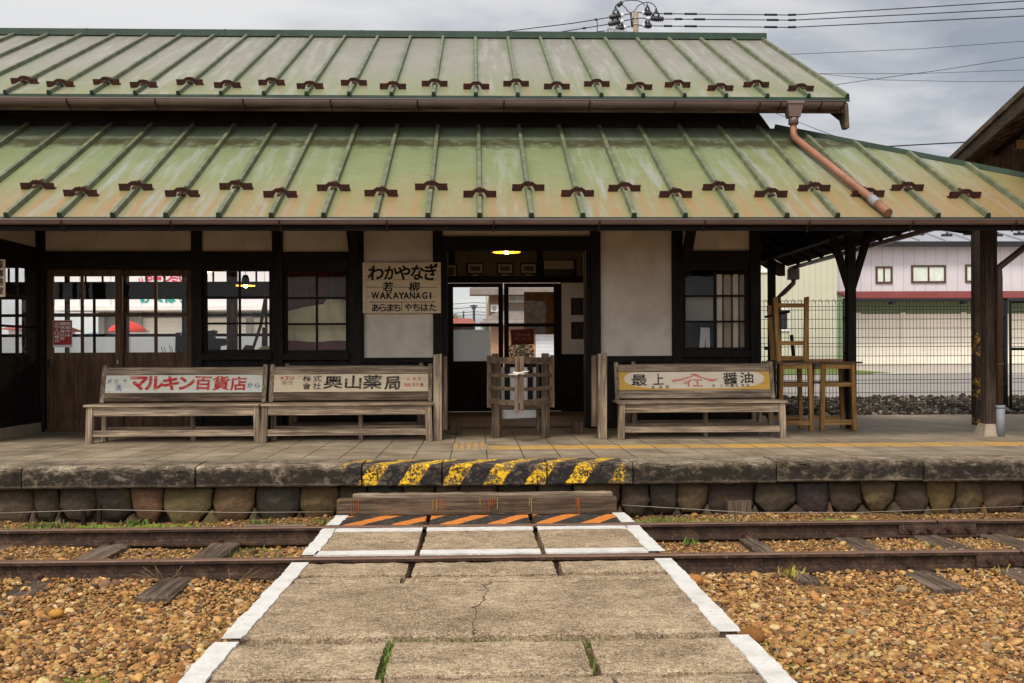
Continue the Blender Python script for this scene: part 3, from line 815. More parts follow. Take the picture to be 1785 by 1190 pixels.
def crossing():
    root = bpy.data.objects.new('crossing_path', None); COL.objects.link(root); root.location = (0, 5.3, 0); root['base'] = [0, 5.3, 0]; root['kind'] = 'structure'
    def dy(py): return F*(CZ-DZ)/(py-HORIZON)
    def slab(pxs, ya, yb, m='slab_concrete', py=None, dz=0):
        mb = slab_mesh(pxs[0], pxs[1], ya, yb, -.01, DZ+dz, amp=.009 if m == 'slab_concrete' else .006)
        structure('slab', mb, m, root)
    J1, J2 = -.355, .385; g = .015
    ys = (6.915, 7.36)
    for a, b in ((DX0, J1), (J1, J2), (J2, DX1)): slab((a+g, b-g), ys[0], ys[1], 'slab_striped', dz=random.uniform(-.003, .003))
    for a, b in ((DX0, J1), (J1, J2), (J2, DX1)):
        if a == J2: slab((a+g, b-g), 5.88, 6.79)
        else:
            c = 6.30+random.uniform(-.02, .02); slab((a+g, b-g), 5.88, c-.006); slab((a+g, b-g), c+.006, 6.79, dz=-.003)
    for a, b, c in ((DX0, -.37, 5.49), (-.37, .44, 5.46), (.44, DX1, 5.50)): slab((a+g, b-g), c-.112, 5.69)
    slab((DX0+.01, -.40, ), 5.215, 5.35, dz=-.004)
    slab((-.38, DX1-.005), 5.20, 5.325, dz=-.002)
    slab((DX0+.003, DX1-.005), 4.185, 5.185)
    for a, b in ((DX0-.01, -.375), (-.345, .425), (.45, DX1+.01)): slab((a, b), 3.67, 4.115, dz=random.uniform(-.006, .0))
    for a, b in ((DX0-.01, -.345), (-.33, .485), (.50, DX1+.01)): slab((a, b), 3.20, 3.645, dz=random.uniform(-.006, 0))
    for k in range(2):
        for a, b in ((DX0-.01, -.36), (-.345, .43), (.45, DX1+.01)): slab((a, b), 1.9+k*.65, 2.53+k*.65)
    # earth under the joints, and the rough mortar shoulder at the left
    mb = MB(); mb.box(DX0+.02, DX1-.02, 1.8, 5.66, -.05, .03); mb.box(DX0+.02, DX1-.02, 5.90, 6.78, -.05, .03); mb.box(DX0+.02, DX1-.02, 6.93, 7.36, -.05, .03)
    structure('joint_soil', mb, 'ground_gravel', root)
    mb = slab_mesh(DX0-.13, DX0+.03, 3.3, 4.1, -.03, .06, amp=.03); structure('mortar_shoulder', mb, 'slab_concrete', root)
    # white lines: sheets of thick paint with a ragged edge
    def strip(p, q, w, z=DZ+.005, n=None):
        p, q = Vector((p[0], p[1], 0)), Vector((q[0], q[1], 0)); d = (q-p); L = d.length; n = n or max(6, int(L/.03)); d.normalize(); s = Vector((-d.y, d.x, 0))
        mb = MB(); A = []; ph = random.uniform(0, 6)
        for i in range(n+1):
            c = p+d*L*i/n
            l = w/2+random.gauss(0, .0022)+(.0025*math.sin(i*.31+ph)+.002*math.sin(i*.83+ph*2)); r = w/2+random.gauss(0, .0022)+(.002*math.sin(i*.27+ph*3)+.002*math.sin(i*.71+ph))
            A.append((c+s*l+Vector((0, 0, z-.01)), c+s*l+Vector((0, 0, z)), c-s*r+Vector((0, 0, z)), c-s*r+Vector((0, 0, z-.01))))
        for a, b in zip(A, A[1:]):
            mb.face([a[0], b[0], b[1], a[1]]); mb.face([a[1], b[1], b[2], a[2]]); mb.face([a[2], b[2], b[3], a[3]])
        structure('white_line', mb, 'white_paint', root)
    lx, rx = DX0+.035, DX1-.045
    strip((lx-.02, 1.9), (lx-.015, 4.11), .096); strip((lx-.01, 4.16), (lx+.01, 5.68), .090); strip((lx+.02, 5.89), (lx+.01, 6.79), .090); strip((lx+.01, 6.92), (lx+.02, 7.35), .090)
    strip((rx+.02, 1.9), (rx+.015, 4.11), .096); strip((rx, 4.16), (rx, 5.68), .096); strip((rx, 5.89), (rx-.01, 6.79), .096); strip((rx-.01, 6.92), (rx-.02, 7.35), .09)
    for a, b in ((DX0+.085, J1-.015), (J1+.015, J2-.015), (J2+.015, DX1-.095)):
        strip((a, 6.74), (b, 6.74), .10); strip((a, 5.945), (b, 5.945), .12)
    # the hairline crack of the big slab, filled with dirt
    ctl = [(.062, 5.185), (.066, 5.13), (.035, 5.08), (.048, 4.96), (.022, 4.84), (.030, 4.76), (.002, 4.66), (-.03, 4.64), (-.006, 4.60), (-.01, 4.46), (-.028, 4.36), (-.02, 4.28), (-.022, 4.19)]
    pts = [ctl[0]]
    for (a, b), (c, d) in zip(ctl, ctl[1:]):
        for k in range(1, 5): pts.append((a+(c-a)*k/4+random.gauss(0, .004), b+(d-b)*k/4))
    mb = MB()
    for (a, b), (c, d) in zip(pts, pts[1:]): mb.beam((a, b, DZ), (c, d, DZ), random.uniform(.0025, .0045), .004)
    structure('crack', mb, 'crack_dirt', root)
crossing()

def rails():
    prof = [(-.061, 0), (.061, 0), (.061, .009), (.012, .022), (.008, .030), (.008, .076), (.031, .086), (.031, .103), (.024, .109), (-.024, .109), (-.031, .103), (-.031, .086), (-.008, .076), (-.008, .030), (-.012, .022), (-.061, .009)]
    for k, (ry, lab) in enumerate(zip(RAIL_Y, ('long rusty rail of the track, nearer to the camera', 'long rusty rail of the track, nearer to the platform wall'))):
        root = thing('rail', (0, ry, 0), lab, 'rail', 'rails of the track'); z0 = RAIL_Z-.109
        for a, b in ((-14, 3.165), (3.175, 14)):
            mb = MB(); n = len(prof)
            P0 = [(a, ry+p[0], z0+p[1]) for p in prof]; P1 = [(b, ry+p[0], z0+p[1]) for p in prof]
            for i in range(n):
                j = (i+1) % n; mb.face([P0[i], P1[i], P1[j], P0[j]], 1 if i in (7, 8, 9) else 0)
            mb.face(P0); mb.face(P1[::-1])
            mb.build('rail_bar', ['rail_rust', 'rail_head'], root)
        x0, x1 = (2.90, 3.44)
        mb = MB(); mb.prism([(x0, ry-.046, z0+.018), (x0, ry-.010, z0+.03), (x0, ry-.010, z0+.08), (x0, ry-.034, z0+.084), (x0, ry-.040, z0+.060)], (x1-x0, 0, 0))
        fp = mb.build('fishplate', 'rail_rust', root, bevel=.004)
        for i in range(4):
            mb = MB(); cx = x0+.07+i*.135; mb.tube([(cx, ry-.038, z0+.055), (cx, ry-.062, z0+.055)], .017, 6); mb.tube([(cx, ry-.06, z0+.055), (cx, ry-.074, z0+.055)], .010, 8)
            mb.build('bolt', 'rust_iron', fp)
rails()

def sleepers():
    labs = {0: 'worn dark wooden sleeper at the left edge of the track bed', 1: 'worn dark wooden sleeper third along from the crossing slabs on their left', 2: 'grey wooden sleeper second along from the crossing slabs on their left',
            3: 'split grey wooden sleeper first along from the crossing slabs on their left', 4: 'narrow crumbling sleeper first along from the crossing slabs on their right', 5: 'flat grey sleeper second along from the crossing slabs on their right',
            6: 'grey sleeper under the bolted rail joints, on their crossing side', 7: 'grey sleeper under the bolted rail joints, on their far side from the crossing', 8: 'brown sleeper at the right edge of the track bed'}
    for i, (x, a) in enumerate(SLEEPERS):
        w = .10 if a == 0 else .062
        y0, y1 = (5.28, 7.25) if i != 4 else (5.50, 7.2)
        if i in (0, 1): y0 = 5.34
        mb = slab_mesh(x-w, x+w, y0, y1, -.12, .032+random.uniform(-.004, .006), amp=.010, step=.03)
        o = mb.build('sleeper', 'sleeper_wood_y')
        for ry in RAIL_Y:
            for s_, dx in ((-1, -.03), (1, .025)):
                if y0 < ry < y1 and abs(dx) < w:
                    sb = MB(); sb.box(x+dx-.009, x+dx+.009, ry+s_*.071-.009, ry+s_*.071+.009, .02, .052); sb.box(x+dx-.014, x+dx+.014, ry+s_*.064-.016, ry+s_*.064+.016, .048, .060); k = sb.build('spike', 'rust_iron'); k.parent = o
        tag(o, labs[i], 'sleeper', 'wooden sleepers under the rails')
sleepers()

def timbers():
    o = slab_mesh(-1.03, 1.025, 7.36, 7.475, DZ-.002, DZ+.118, amp=.008, step=.06).build('step_timber', 'brown_wood_x')
    tag(o, 'dark brown step timber with orange paint drips lying across the crossing end', 'timber', 'step timbers below the platform')
    mb = MB(); rg = random.Random(3)
    for x, m_, n, L in ((-1.0, 1, 2, .03), (-.89, 0, 5, .12), (-.72, 0, 1, .03), (-.30, 1, 3, .09), (-.26, 0, 4, .10), (0.0, 1, 2, .07), (.1, 0, 5, .09), (.14, 1, 2, .08), (.37, 1, 3, .10), (.72, 0, 6, .12), (.75, 0, 3, .1)):
        for k in range(max(1, n-1)):
            xx = x+rg.uniform(-.03, .03); l = L*rg.uniform(.4, 1); w = rg.uniform(.0012, .0022)
            mb.box(xx-w, xx+w, 7.355, 7.372, DZ+.11-l, DZ+.112, m_)
    d = mb.build('paint_stain', ['drip_orange', 'drip_yellow']); d.parent = o
    o2 = slab_mesh(-.93, 1.015, 7.482, 7.61, DZ-.05, DZ+.136, amp=.008, step=.06).build('step_timber', 'grey_wood_x')
    tag(o2, 'paler weathered step timber lying behind the dark one against the stone wall', 'timber', 'step timbers below the platform')
timbers()

# ------------------------------------------------------------------ station building
ST = thing('station_building', (0, YW, PZ), 'old dark timber railway station with two tiers of faded green metal roof', 'station')
def part(name, mb, mats, parent=ST, **k): return mb.build(name, mats, parent, **k)
def px(p, y=620): return W(p, y, YW).x
def pz(y, p=890): return W(p, y, YW).z

def station_wall():
    # posts
    ztop = 2.86
    for a, b in ((63, 78), (334, 352), (475, 493), (609, 634), (755, 772), (1030, 1047), (1172, 1190), (1308, 1326)):
        mb = MB(); mb.box(px(a, 520), px(b, 520), YW-.02, YW+.12, PZ, ztop); part('post', mb, 'dark_wood_z', bevel=.004)
    # long plate under the rafters and the dark wall above it
    mb = MB(); mb.box(-9, 3.2, YW-.03, YW+.14, ztop, ztop+.22); part('wall_plate', mb, 'dark_wood_x')
    mb = MB(); mb.box(-9, 3.15, YW+.02, YW+.12, ztop+.22, 4.25)
    for k in range(2): mb.box(-9, 3.15, YW+.006, YW+.02, 3.75+k*.17, 3.90+k*.17)
    part('upper_wall', mb, 'dark_wood_x')
    # plaster infill
    def panel(a, b, y1): mb = MB(); mb.box(px(a), px(b), YW+.03, YW+.09, pz(y1, (a+b)/2), ztop); part('plaster_panel', mb, 'plaster')
    for a, b, y1 in ((78, 334, 438), (352, 475, 438), (493, 609, 439), (634, 755, 624), (772, 1030, 412), (1047, 1172, 621), (1190, 1308, 437)): panel(a, b, y1)
    # head beams and sills
    def beam(a, b, y0, y1, d=.0, nm='beam'): mb = MB(); c = (a+b)/2; mb.box(px(a), px(b), YW-d, YW+.11, pz(y1, c), pz(y0, c)); part(nm, mb, 'dark_wood_x', bevel=.003)
    for a, b, y0, y1 in ((78, 334, 438, 469), (352, 475, 438, 465), (493, 609, 439, 466), (772, 1030, 412, 436), (1190, 1308, 437, 463)): beam(a, b, y0, y1, .01)
    for a, b in ((352, 475), (493, 609), (1190, 1308)): beam(a, b, 616 if a < 700 else 611, 627 if a < 700 else 622, .05, 'sill')
    for a, b in ((634, 755), (1047, 1172)): beam(a, b, 623 if a < 700 else 620, 632, .02, 'sill')
    # black boarding below
    for a, b, y0 in ((352, 475, 627), (493, 609, 627), (634, 755, 632), (1047, 1172, 632), (1190, 1308, 622)):
        mb = MB(); x0, x1 = px(a), px(b); n = max(2, round((x1-x0)/.16)); w = (x1-x0)/n
        for i in range(n): mb.box(x0+i*w+.002, x0+(i+1)*w-.002, YW+.03+(i % 2)*.004, YW+.06, PZ+.03, pz(y0))
        mb.box(x0, x1, YW+.06, YW+.10, PZ+.03, pz(y0)); mb.box(x0, x1, YW-.005, YW+.03, PZ, PZ+.09)
        part('boarding', mb, 'dark_wood_z')
    # bracket arms from the posts out to the eaves
    for p, s in ((613, -1), (1190, 1)):
        x = px(p+6); mb = MB(); mb.beam((x, YW, 2.34), (x+.0, YW-.62, 3.02), .075, .10, 0, (1, 0, 0)); part('bracket', mb, 'dark_wood_z')
station_wall()

def sash(name, x0, x1, z0, z1, cols, rows, y, fw=.045, mun=.022, m='dark_wood_z', low=None, parent=ST, glass='glass', colx=None):
    """a framed window or glazed door leaf lying in the wall plane; low = height of the wooden panel below the glass"""
    mb = MB(); t = .035; zg = low if low else z0
    mb.box(x0, x0+fw, y, y+t, z0, z1); mb.box(x1-fw, x1, y, y+t, z0, z1)
    mb.box(x0+fw, x1-fw, y, y+t, z1-fw, z1); mb.box(x0+fw, x1-fw, y, y+t, zg-(0 if not low else fw), zg+(fw if not low else fw*.3))
    gz0, gz1 = zg+(fw if not low else fw*.3), z1-fw
    xs = colx if colx else [x0+fw+(x1-x0-2*fw)*i/cols for i in range(1, cols)]
    for i, x in enumerate(xs): mb.box(x-mun/2, x+mun/2, y+.004, y+t-.004, gz0, gz1)
    for i in range(1, rows):
        z = gz0+(gz1-gz0)*i/rows; mb.box(x0+fw, x1-fw, y+.006, y+t-.006, z-mun/2, z+mun/2)
    if low: mb.box(x0+fw, x1-fw, y, y+t, z0, z0+.10)
    f = mb.build(name, m, parent)
    mb = MB(); mb.face([(x0+fw, y+t/2, gz0), (x1-fw, y+t/2, gz0), (x1-fw, y+t/2, gz1), (x0+fw, y+t/2, gz1)]); mb.build('pane', glass, f, fix=False)
    if low:
        mb = MB(); n = 3; w = (x1-x0-2*fw)/n
        for i in range(n): mb.box(x0+fw+i*w+.001, x0+fw+(i+1)*w-.001, y+.010+.001*(i % 2), y+t-.01, z0+.10, zg-fw)
        mb.build('door_panel', m, f)
    return f

def openings():
    # two sliding office doors of red-brown wood
    zl = pz(618, 150)
    d1 = sash('door', px(78), px(211), PZ+.03, pz(469, 140), 2, 2, YW+.045, .075, .03, 'door_wood_z', zl, colx=[px(140)])
    d2 = sash('door', px(196), px(333), PZ+.03, pz(468, 270), 2, 2, YW+.085, .075, .03, 'door_wood_z', zl, colx=[px(267)])
    mb = MB(); mb.box(px(80), px(84), YW+.038, YW+.046, pz(640), pz(622)); mb.build('pull', 'black_iron', d1)
    mb = MB()
    for dz in (0, .022): mb.tube([(px(203), YW+.036, pz(629)+dz), (px(203), YW+.046, pz(629)+dz)], .011, 10)
    mb.build('lock', 'galvanised', d1)
    mb = MB(); mb.box(px(63), px(334), YW+.0, YW+.14, PZ-.01, PZ+.028); part('door_sill', mb, 'door_wood_x')
    sash('window', px(352), px(475), pz(616, 412), pz(465, 412), 2, 3, YW+.05, .045, .024, colx=[px(416)])
    sash('window', px(493), px(609), pz(617, 550), pz(466, 550), 2, 3, YW+.05, .045, .024)
    sash('window', px(1190), px(1308), pz(612, 1250), pz(463, 1250), 2, 3, YW+.05, .045, .024)
    # entrance: jambs, threshold and the open sliding leaf
    mb = MB(); mb.box(px(772), px(781), YW+.0, YW+.10, PZ, pz(436)); mb.box(px(1022), px(1030), YW+.0, YW+.10, PZ, pz(436)); part('door_jamb', mb, 'dark_wood_z')
    mb = MB(); mb.box(px(772), px(1030), YW+.02, YW+.12, PZ-.01, PZ+.018); part('threshold', mb, 'brown_wood_x')
    d = MB().box(px(1020), px(1030)+.5, YW+.125, YW+.16, PZ+.03, pz(437)).build('sliding_door', 'door_wood_z', ST)
    mb = MB(); mb.tube([(px(1025), YW+.118, pz(593)), (px(1025), YW+.128, pz(593))], .016, 12); mb.build('handle', 'galvanised', d)
openings()

def bay():
    """the office bay whose side wall turns towards the platform at the left edge"""
    x = WX(74, YW, 620)-.02; xi = x; y0, y1 = 9.55, YW-.02; zt = 2.86
    zs, zh = pz(618), pz(469)
    mb = MB(); mb.box(x-.06, x-.01, y0+.1, y1, 2.50, zt); part('plaster_panel', mb, 'plaster')
    mb = MB(); mb.box(x-.10, x, y0+.1, y1, zh+.02, 2.50); part('beam', mb, 'dark_wood_y')
    mb = MB()
    n = 8; w = (y1-y0-.1)/n
    for i in range(n): mb.box(x-.05, x-.012+(i % 2)*.005, y0+.1+i*w+.002, y0+.1+(i+1)*w-.002, PZ+.11, zs-.08)
    mb.box(x-.05, x+.004, y0+.1, y1, zs-.08, zs); mb.box(x-.05, x+.004, y0+.1, y1, PZ+.11, PZ+.21)
    part('boarding', mb, 'dark_wood_z')
    mb = MB(); mb.box(x-.12, x+.012, y0, y1+.02, PZ-.01, PZ+.11); part('base_course', mb, 'kerb_concrete', bevel=.008)
    for yy in (y0+.02, y1-.03): mb = MB(); mb.box(x-.13, x+.002, yy-.05, yy+.05, PZ+.11, zt); part('post', mb, 'dark_wood_z')
    # its side window
    mb = MB(); f = .04; ya, yb = y0+.1, y1-.08
    for yy in (ya, (ya+yb)/2, yb): mb.box(x-.05, x-.012, yy-f/2, yy+f/2, zs, zh+.02)
    for k in range(4): z = zs+(zh-zs)*k/3; mb.box(x-.048, x-.014, ya, yb, z-.012, z+.012)
    for yy in (ya+(yb-ya)*.25, ya+(yb-ya)*.75): mb.box(x-.046, x-.016, yy-.011, yy+.011, zs, zh)
    wn = part('window', mb, 'dark_wood_y')
    mb = MB(); mb.face([(x-.03, ya, zs), (x-.03, yb, zs), (x-.03, yb, zh), (x-.03, ya, zh)]); mb.build('pane', 'glass', wn, fix=False)
    # its front, beyond the photograph's edge
    mb = MB(); mb.box(-9, x-.12, y0-.03, y0+.05, PZ, zs); mb.box(-9, x-.12, y0-.03, y0+.05, zh, zt); part('bay_front', mb, 'dark_wood_x')
    return x, y0
BAYX, BAYY = bay()

def rooms():
    zc = 2.93; YB, YO = 14.6, 17.1; xp = -1.2; xr = 3.15
    mb = MB(); mb.box(-9, xr, YW+.12, YO+.1, zc, zc+.06); part('ceiling', mb, 'dark_wood_y')
    mb = MB(); mb.box(-9, xr, YW+.11, YO, PZ-.15, PZ+.012); part('floor', mb, 'room_floor')
    mb = MB(); mb.box(xp-.05, xp+.05, YW+.12, YO, PZ, zc); part('partition', mb, 'room_wall')
    # gable wall on the right: boards below, gable above
    mb = MB(); mb.box(xr, xr+.10, YW+.12, YO, PZ, 3.0)
    mb.prism([(xr, YW+.05, 3.0), (xr, YO, 3.0), (xr, YO, 4.22), (xr, 14.24, 5.62), (xr, YW+.05, 4.25)], (.10, 0, 0)); part('gable_wall', mb, 'dark_wood_z')
    # waiting-room rear wall with glazed double door
    b = lambda p, y=560: W(p, y, YB).x
    bz = lambda y, p=890: W(p, y, YB).z
    mb = MB(); mb.box(xp+.05, xr, YB, YB+.1, bz(481), zc); mb.box(b(979), xr, YB, YB+.1, bz(617), bz(492)); mb.box(xp+.05, b(779), YB, YB+.1, bz(620), bz(492)); part('rear_wall', mb, 'room_wall')
    mb = MB(); mb.box(xp+.05, xr, YB-.05, YB+.11, bz(492), bz(481)); mb.box(b(979), xr, YB-.02, YB+.1, PZ, bz(617)); mb.box(xp+.05, b(779), YB-.02, YB+.1, PZ, bz(620)); part('rear_beam', mb, 'dark_wood_x')
    for a, c in ((783, 793), (935, 945)): mb = MB(); mb.box(b(a, 450), b(c, 450), YB-.03, YB+.01, bz(481), zc); part('post', mb, 'dark_wood_z')
    for a, c, g0, g1 in ((779, 877, 790, 869), (879, 979, 887, 966)):
        mb = MB(); x0, x1, u0, u1 = b(a), b(c), b(g0), b(g1); z0, zt, zm, zb = PZ+.02, bz(493), bz(566), bz(629 if a < 800 else 634); y = YB+(.02 if a < 800 else .055)
        mb.box(x0, u0, y, y+.035, z0, zt); mb.box(u1, x1, y, y+.035, z0, zt); mb.box(u0, u1, y, y+.035, bz(500), zt); mb.box(u0, u1, y, y+.035, z0, zb); mb.box(u0, u1, y+.003, y+.03, zm-.024, zm+.024)
        d = part('rear_door', mb, 'dark_wood_z')
        mb = MB(); mb.face([(u0, y+.02, zb), (u1, y+.02, zb), (u1, y+.02, bz(500)), (u0, y+.02, bz(500))]); mb.build('pane', 'glass', d, fix=False)
        if a < 800:
            mb = MB(); mb.box(u0, b(855, 600), y+.036, y+.042, zb, bz(574)); mb.build('lower_pane', 'frost_glass', d)
        else:
            mb = MB(); mb.box(b(914), u1, y+.036, y+.042, bz(582), bz(508)); mb.build('blind', 'dark_screen', d)
    # office rear wall: low wall, frosted lower lights, clear lights, rail, transom
    o = lambda p, y=560: W(p, y, YO).x
    oz = lambda y, p=260: W(p, y, YO).z
    x0, x1 = -9.5, xp-.05
    mb = MB(); mb.box(x0, x1, YO, YO+.1, PZ, oz(619)); mb.box(x0, x1, YO, YO+.1, oz(466), zc+1.3); part('rear_wall', mb, 'dark_wood_x')
    mb = MB(); mb.box(x0, x1, YO-.03, YO+.11, oz(516), oz(491)); part('rear_beam', mb, 'dark_wood_x')
    ps = [-40, 116, 215, 320, 404, 520, 640]; wd = {116: 5, 215: 15, 320: 5, 404: 17, 520: 12}
    for p in ps:
        w = wd.get(p, 8); mb = MB(); mb.box(o(p-w/2), o(p+w/2), YO-.02, YO+.09, oz(619), oz(466)); part('post', mb, 'dark_wood_z' if w < 14 else 'brown_wood_z')
    for a, c in zip(ps, ps[1:]):
        xa, xb = o(a+wd.get(a, 8)/2), o(c-wd.get(c, 8)/2)
        mb = MB(); t = .03
        for z in (oz(549), oz(584)): mb.box(xa, xb, YO+.02, YO+.05, z-.025, z+.025)
        for z in (oz(617), oz(518)): mb.box(xa, xb, YO+.02, YO+.05, z-.03, z+.03)
        mb.box((xa+xb)/2-.02, (xa+xb)/2+.02, YO+.022, YO+.048, oz(617), oz(518))
        for k in (1, 2): mb.box(xa+(xb-xa)*k/3-.014, xa+(xb-xa)*k/3+.014, YO+.022, YO+.048, oz(491), oz(467))
        f = part('rear_window', mb, 'dark_wood_x')
        mb = MB(); mb.face([(xa, YO+.04, oz(584)), (xb, YO+.04, oz(584)), (xb, YO+.04, oz(467)), (xa, YO+.04, oz(467))]); mb.build('pane', 'glass', f, fix=False)
        mb = MB(); mb.box(xa, xb, YO+.055, YO+.060, oz(617), oz(585)); mb.build('frosted_pane', 'frost_glass', f)
    mb = MB(); mb.box(-9.6, -9.5, BAYY, YO, PZ, zc); part('end_wall', mb, 'dark_wood_z')
rooms()

# ---- roofs
KX = [k*.455 for k in range(-20, 10)]
UE, UR, UZ0, UZ1 = 10.88, 14.24, 4.10, 5.80
LE, LZ0, LZ1 = 8.85, 2.505, 3.865
usl = (UZ1-UZ0)/(UR-UE); lsl = (LZ1-LZ0)/(YW-LE)
uz = lambda y: UZ0+usl*(y-UE)
lz = lambda y: LZ0+lsl*(y-LE)
HIPX, HIPS = 3.42, .745                         # plan line of the hip cut: y = YW - HIPS*(x-HIPX)
hipy = lambda x: YW if x <= HIPX else YW-HIPS*(x-HIPX)

def bar_on_slope(mb, x, ya, yb, zf, w, h, mat=1):
    """a tapered batten on a roof slope"""
    sl = (zf(yb)-zf(ya))/(yb-ya); n = Vector((0, -sl, 1)).normalized()
    pts = []
    for y in (ya, yb):
        c = Vector((x, y, zf(y)))
        pts.append([c+Vector((-w/2, 0, 0)), c+Vector((w/2, 0, 0)), c+n*h+Vector((w*.36, 0, 0)), c+n*h+Vector((-w*.36, 0, 0))])
    A, B = pts
    for i in range(4):
        j = (i+1) % 4; mb.face([A[i], A[j], B[j], B[i]], mat)
    mb.face(A[::-1], 3); mb.face(B, mat)

def roofs():
    # upper gable roof, front slope then rear slope
    mb = MB(); xl, xr = -9.1, 4.10
    for a, b in zip([xl]+KX, KX+[xr]):
        if b-a < .01: continue
        ny = 6
        for j in range(ny):
            ya, yb = UE+(UR-UE)*j/ny, UE+(UR-UE)*(j+1)/ny; mb.face([(a, ya, uz(ya)), (b, ya, uz(ya)), (b, yb, uz(yb)), (a, yb, uz(yb))], 0)
    mb.face([(xl, UR, UZ1), (xr, UR, UZ1), (xr, 17.7, UZ0), (xl, 17.7, UZ0)], 0)
    t = .05
    mb.face([(xl, UE, UZ0-t), (xl, UR, UZ1-t), (xr, UR, UZ1-t), (xr, UE, UZ0-t)], 2); mb.face([(xl, UR, UZ1-t), (xl, 17.7, UZ0-t), (xr, 17.7, UZ0-t), (xr, UR, UZ1-t)], 2)
    mb.face([(xl, UE, UZ0-t), (xr, UE, UZ0-t), (xr, UE, UZ0), (xl, UE, UZ0)], 3); mb.face([(xr, UE, UZ0-t), (xr, UR, UZ1-t), (xr, UR, UZ1), (xr, UE, UZ0)], 3); mb.face([(xr, UR, UZ1-t), (xr, 17.7, UZ0-t), (xr, 17.7, UZ0), (xr, UR, UZ1)], 3)
    for x in KX: bar_on_slope(mb, min(x, xr-.03), UE-.012, UR-.02, lambda y: uz(y)+.001, .046, .040)
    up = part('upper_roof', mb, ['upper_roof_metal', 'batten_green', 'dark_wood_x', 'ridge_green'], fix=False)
    mb = MB(); mb.prism([(xl, UR-.13, UZ1-.045), (xl, UR-.13, UZ1+.045), (xl, UR, UZ1+.075), (xl, UR+.13, UZ1+.045), (xl, UR+.13, UZ1-.045)], (xr-xl+.03, 0, 0))
    for k in range(-3, 2): mb.box(k*1.9+.3, k*1.9+.318, UR-.134, UR+.134, UZ1-.046, UZ1+.05)
    mb.build('ridge_cap', 'ridge_green', up)
    # fascia, verge board and its tail
    mb = MB(); mb.box(xl, xr-.06, UE+.03, UE+.06, UZ0-.165, UZ0-.052); part('fascia', mb, 'brown_wood_x')
    mb = MB(); n = (-.0, )
    mb.prism([(xr-.06, UE+.0, UZ0-.07), (xr-.06, UR, UZ1-.07), (xr-.06, UR, UZ1-.27), (xr-.06, UE+.16, UZ0-.22), (xr-.06, UE+.08, UZ0-.34), (xr-.06, UE-.03, UZ0-.34)], (.045, 0, 0)); part('verge_board', mb, 'brown_wood_y')
    mb = MB(); mb.prism([(3.2, UE+.06, UZ0-.06), (3.2, YW+.1, uz(YW+.1)-.06), (3.2, YW+.1, uz(YW+.1)-.12), (3.2, UE+.06, UZ0-.12)], (xr-.06-3.2, 0, 0)); part('soffit', mb, 'dark_wood_x')
    # lower roof: one long slope cut off along the hip at the right
    mb = MB(); lk = [.03+k*.455 for k in range(-20, 15)]; xl, xr = -9.1, HIPX+(YW-LE)/HIPS
    edges = [xl]+lk+[xr]
    for a, b in zip(edges, edges[1:]):
        if b-a < .01: continue
        ha, hb = hipy(a), hipy(b); ny = 6
        if a < HIPX < b: segs = [(a, HIPX), (HIPX, b)]
        else: segs = [(a, b)]
        for p, q_ in segs:
            hp, hq = hipy(p), hipy(q_)
            for j in range(ny):
                y = [LE+(hp-LE)*j/ny, LE+(hq-LE)*j/ny, LE+(hq-LE)*(j+1)/ny, LE+(hp-LE)*(j+1)/ny]
                mb.face([(p, y[0], lz(y[0])), (q_, y[1], lz(y[1])), (q_, y[2], lz(y[2])), (p, y[3], lz(y[3]))], 0)
    t = .055
    top = [(xl, LE, LZ0), (xr, LE, LZ0), (HIPX, YW, LZ1), (xl, YW, LZ1)]
    low = [(p[0], p[1], p[2]-t) for p in top]
    mb.face(low[::-1], 2)
    for i in (0, 1, 3): j = (i+1) % 4; mb.face([low[i], low[j], top[j], top[i]], 3)
    for x in lk:
        if x < xr-.2: bar_on_slope(mb, x, LE-.012, hipy(x)-.01, lambda y: lz(y)+.001, .05, .044)
    # capping along the hip cut
    a, b = Vector((HIPX, YW, LZ1+.02)), Vector((xr, LE, LZ0+.02)); mb.beam(a, b, .05, .05, 3)
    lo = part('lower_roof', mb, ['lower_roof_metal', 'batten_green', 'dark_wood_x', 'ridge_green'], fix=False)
    mb = MB(); mb.prism([(3.0, YW-.02, LZ1-.05), (3.36, YW-.02, LZ1-.01), (3.28, YW-.02, LZ1+.10), (3.16, YW-.02, LZ1+.26), (3.0, YW-.02, LZ1+.26)], (0, .14, 0)); part('corner_board', mb, 'dark_wood_z')
    mb = MB(); mb.box(xl, xr-.1, LE+.03, LE+.06, LZ0-.115, LZ0-.058); part('fascia', mb, 'dark_wood_x')
    # rafters under the lower roof
    first = None
    for k in range(-18, 12):
        x = .25+k*.455
        ye = min(YW-.05, hipy(x)-.15)
        if x > 3.4: continue
        if first is None:
            mb = MB(); mb.beam((x, LE+.05, lz(LE+.05)-.10), (x, YW-.02, lz(YW-.02)-.10), .05, .07); first = part('rafter', mb, 'dark_wood_y'); x_first = x
        else:
            c = first.copy(); COL.objects.link(c); c.parent = ST; c.location = (x-x_first, 0, 0)
    # eave purlin resting on the bracket arms and canopy posts
    mb = MB(); mb.box(-9, xr-.7, 10.50, 10.62, 3.06, 3.20); part('purlin', mb, 'dark_wood_x')
    mb = MB(); mb.box(-9, xr-.5, 9.90, 10.02, 2.62, 2.78); part('purlin', mb, 'dark_wood_x')
    # side skirt roof over the right-hand porch
    xs0, xs1, zs0, zs1 = 3.22, 4.58, 3.35, 2.63; ya, yb = 9.30, 14.65
    mb = MB()
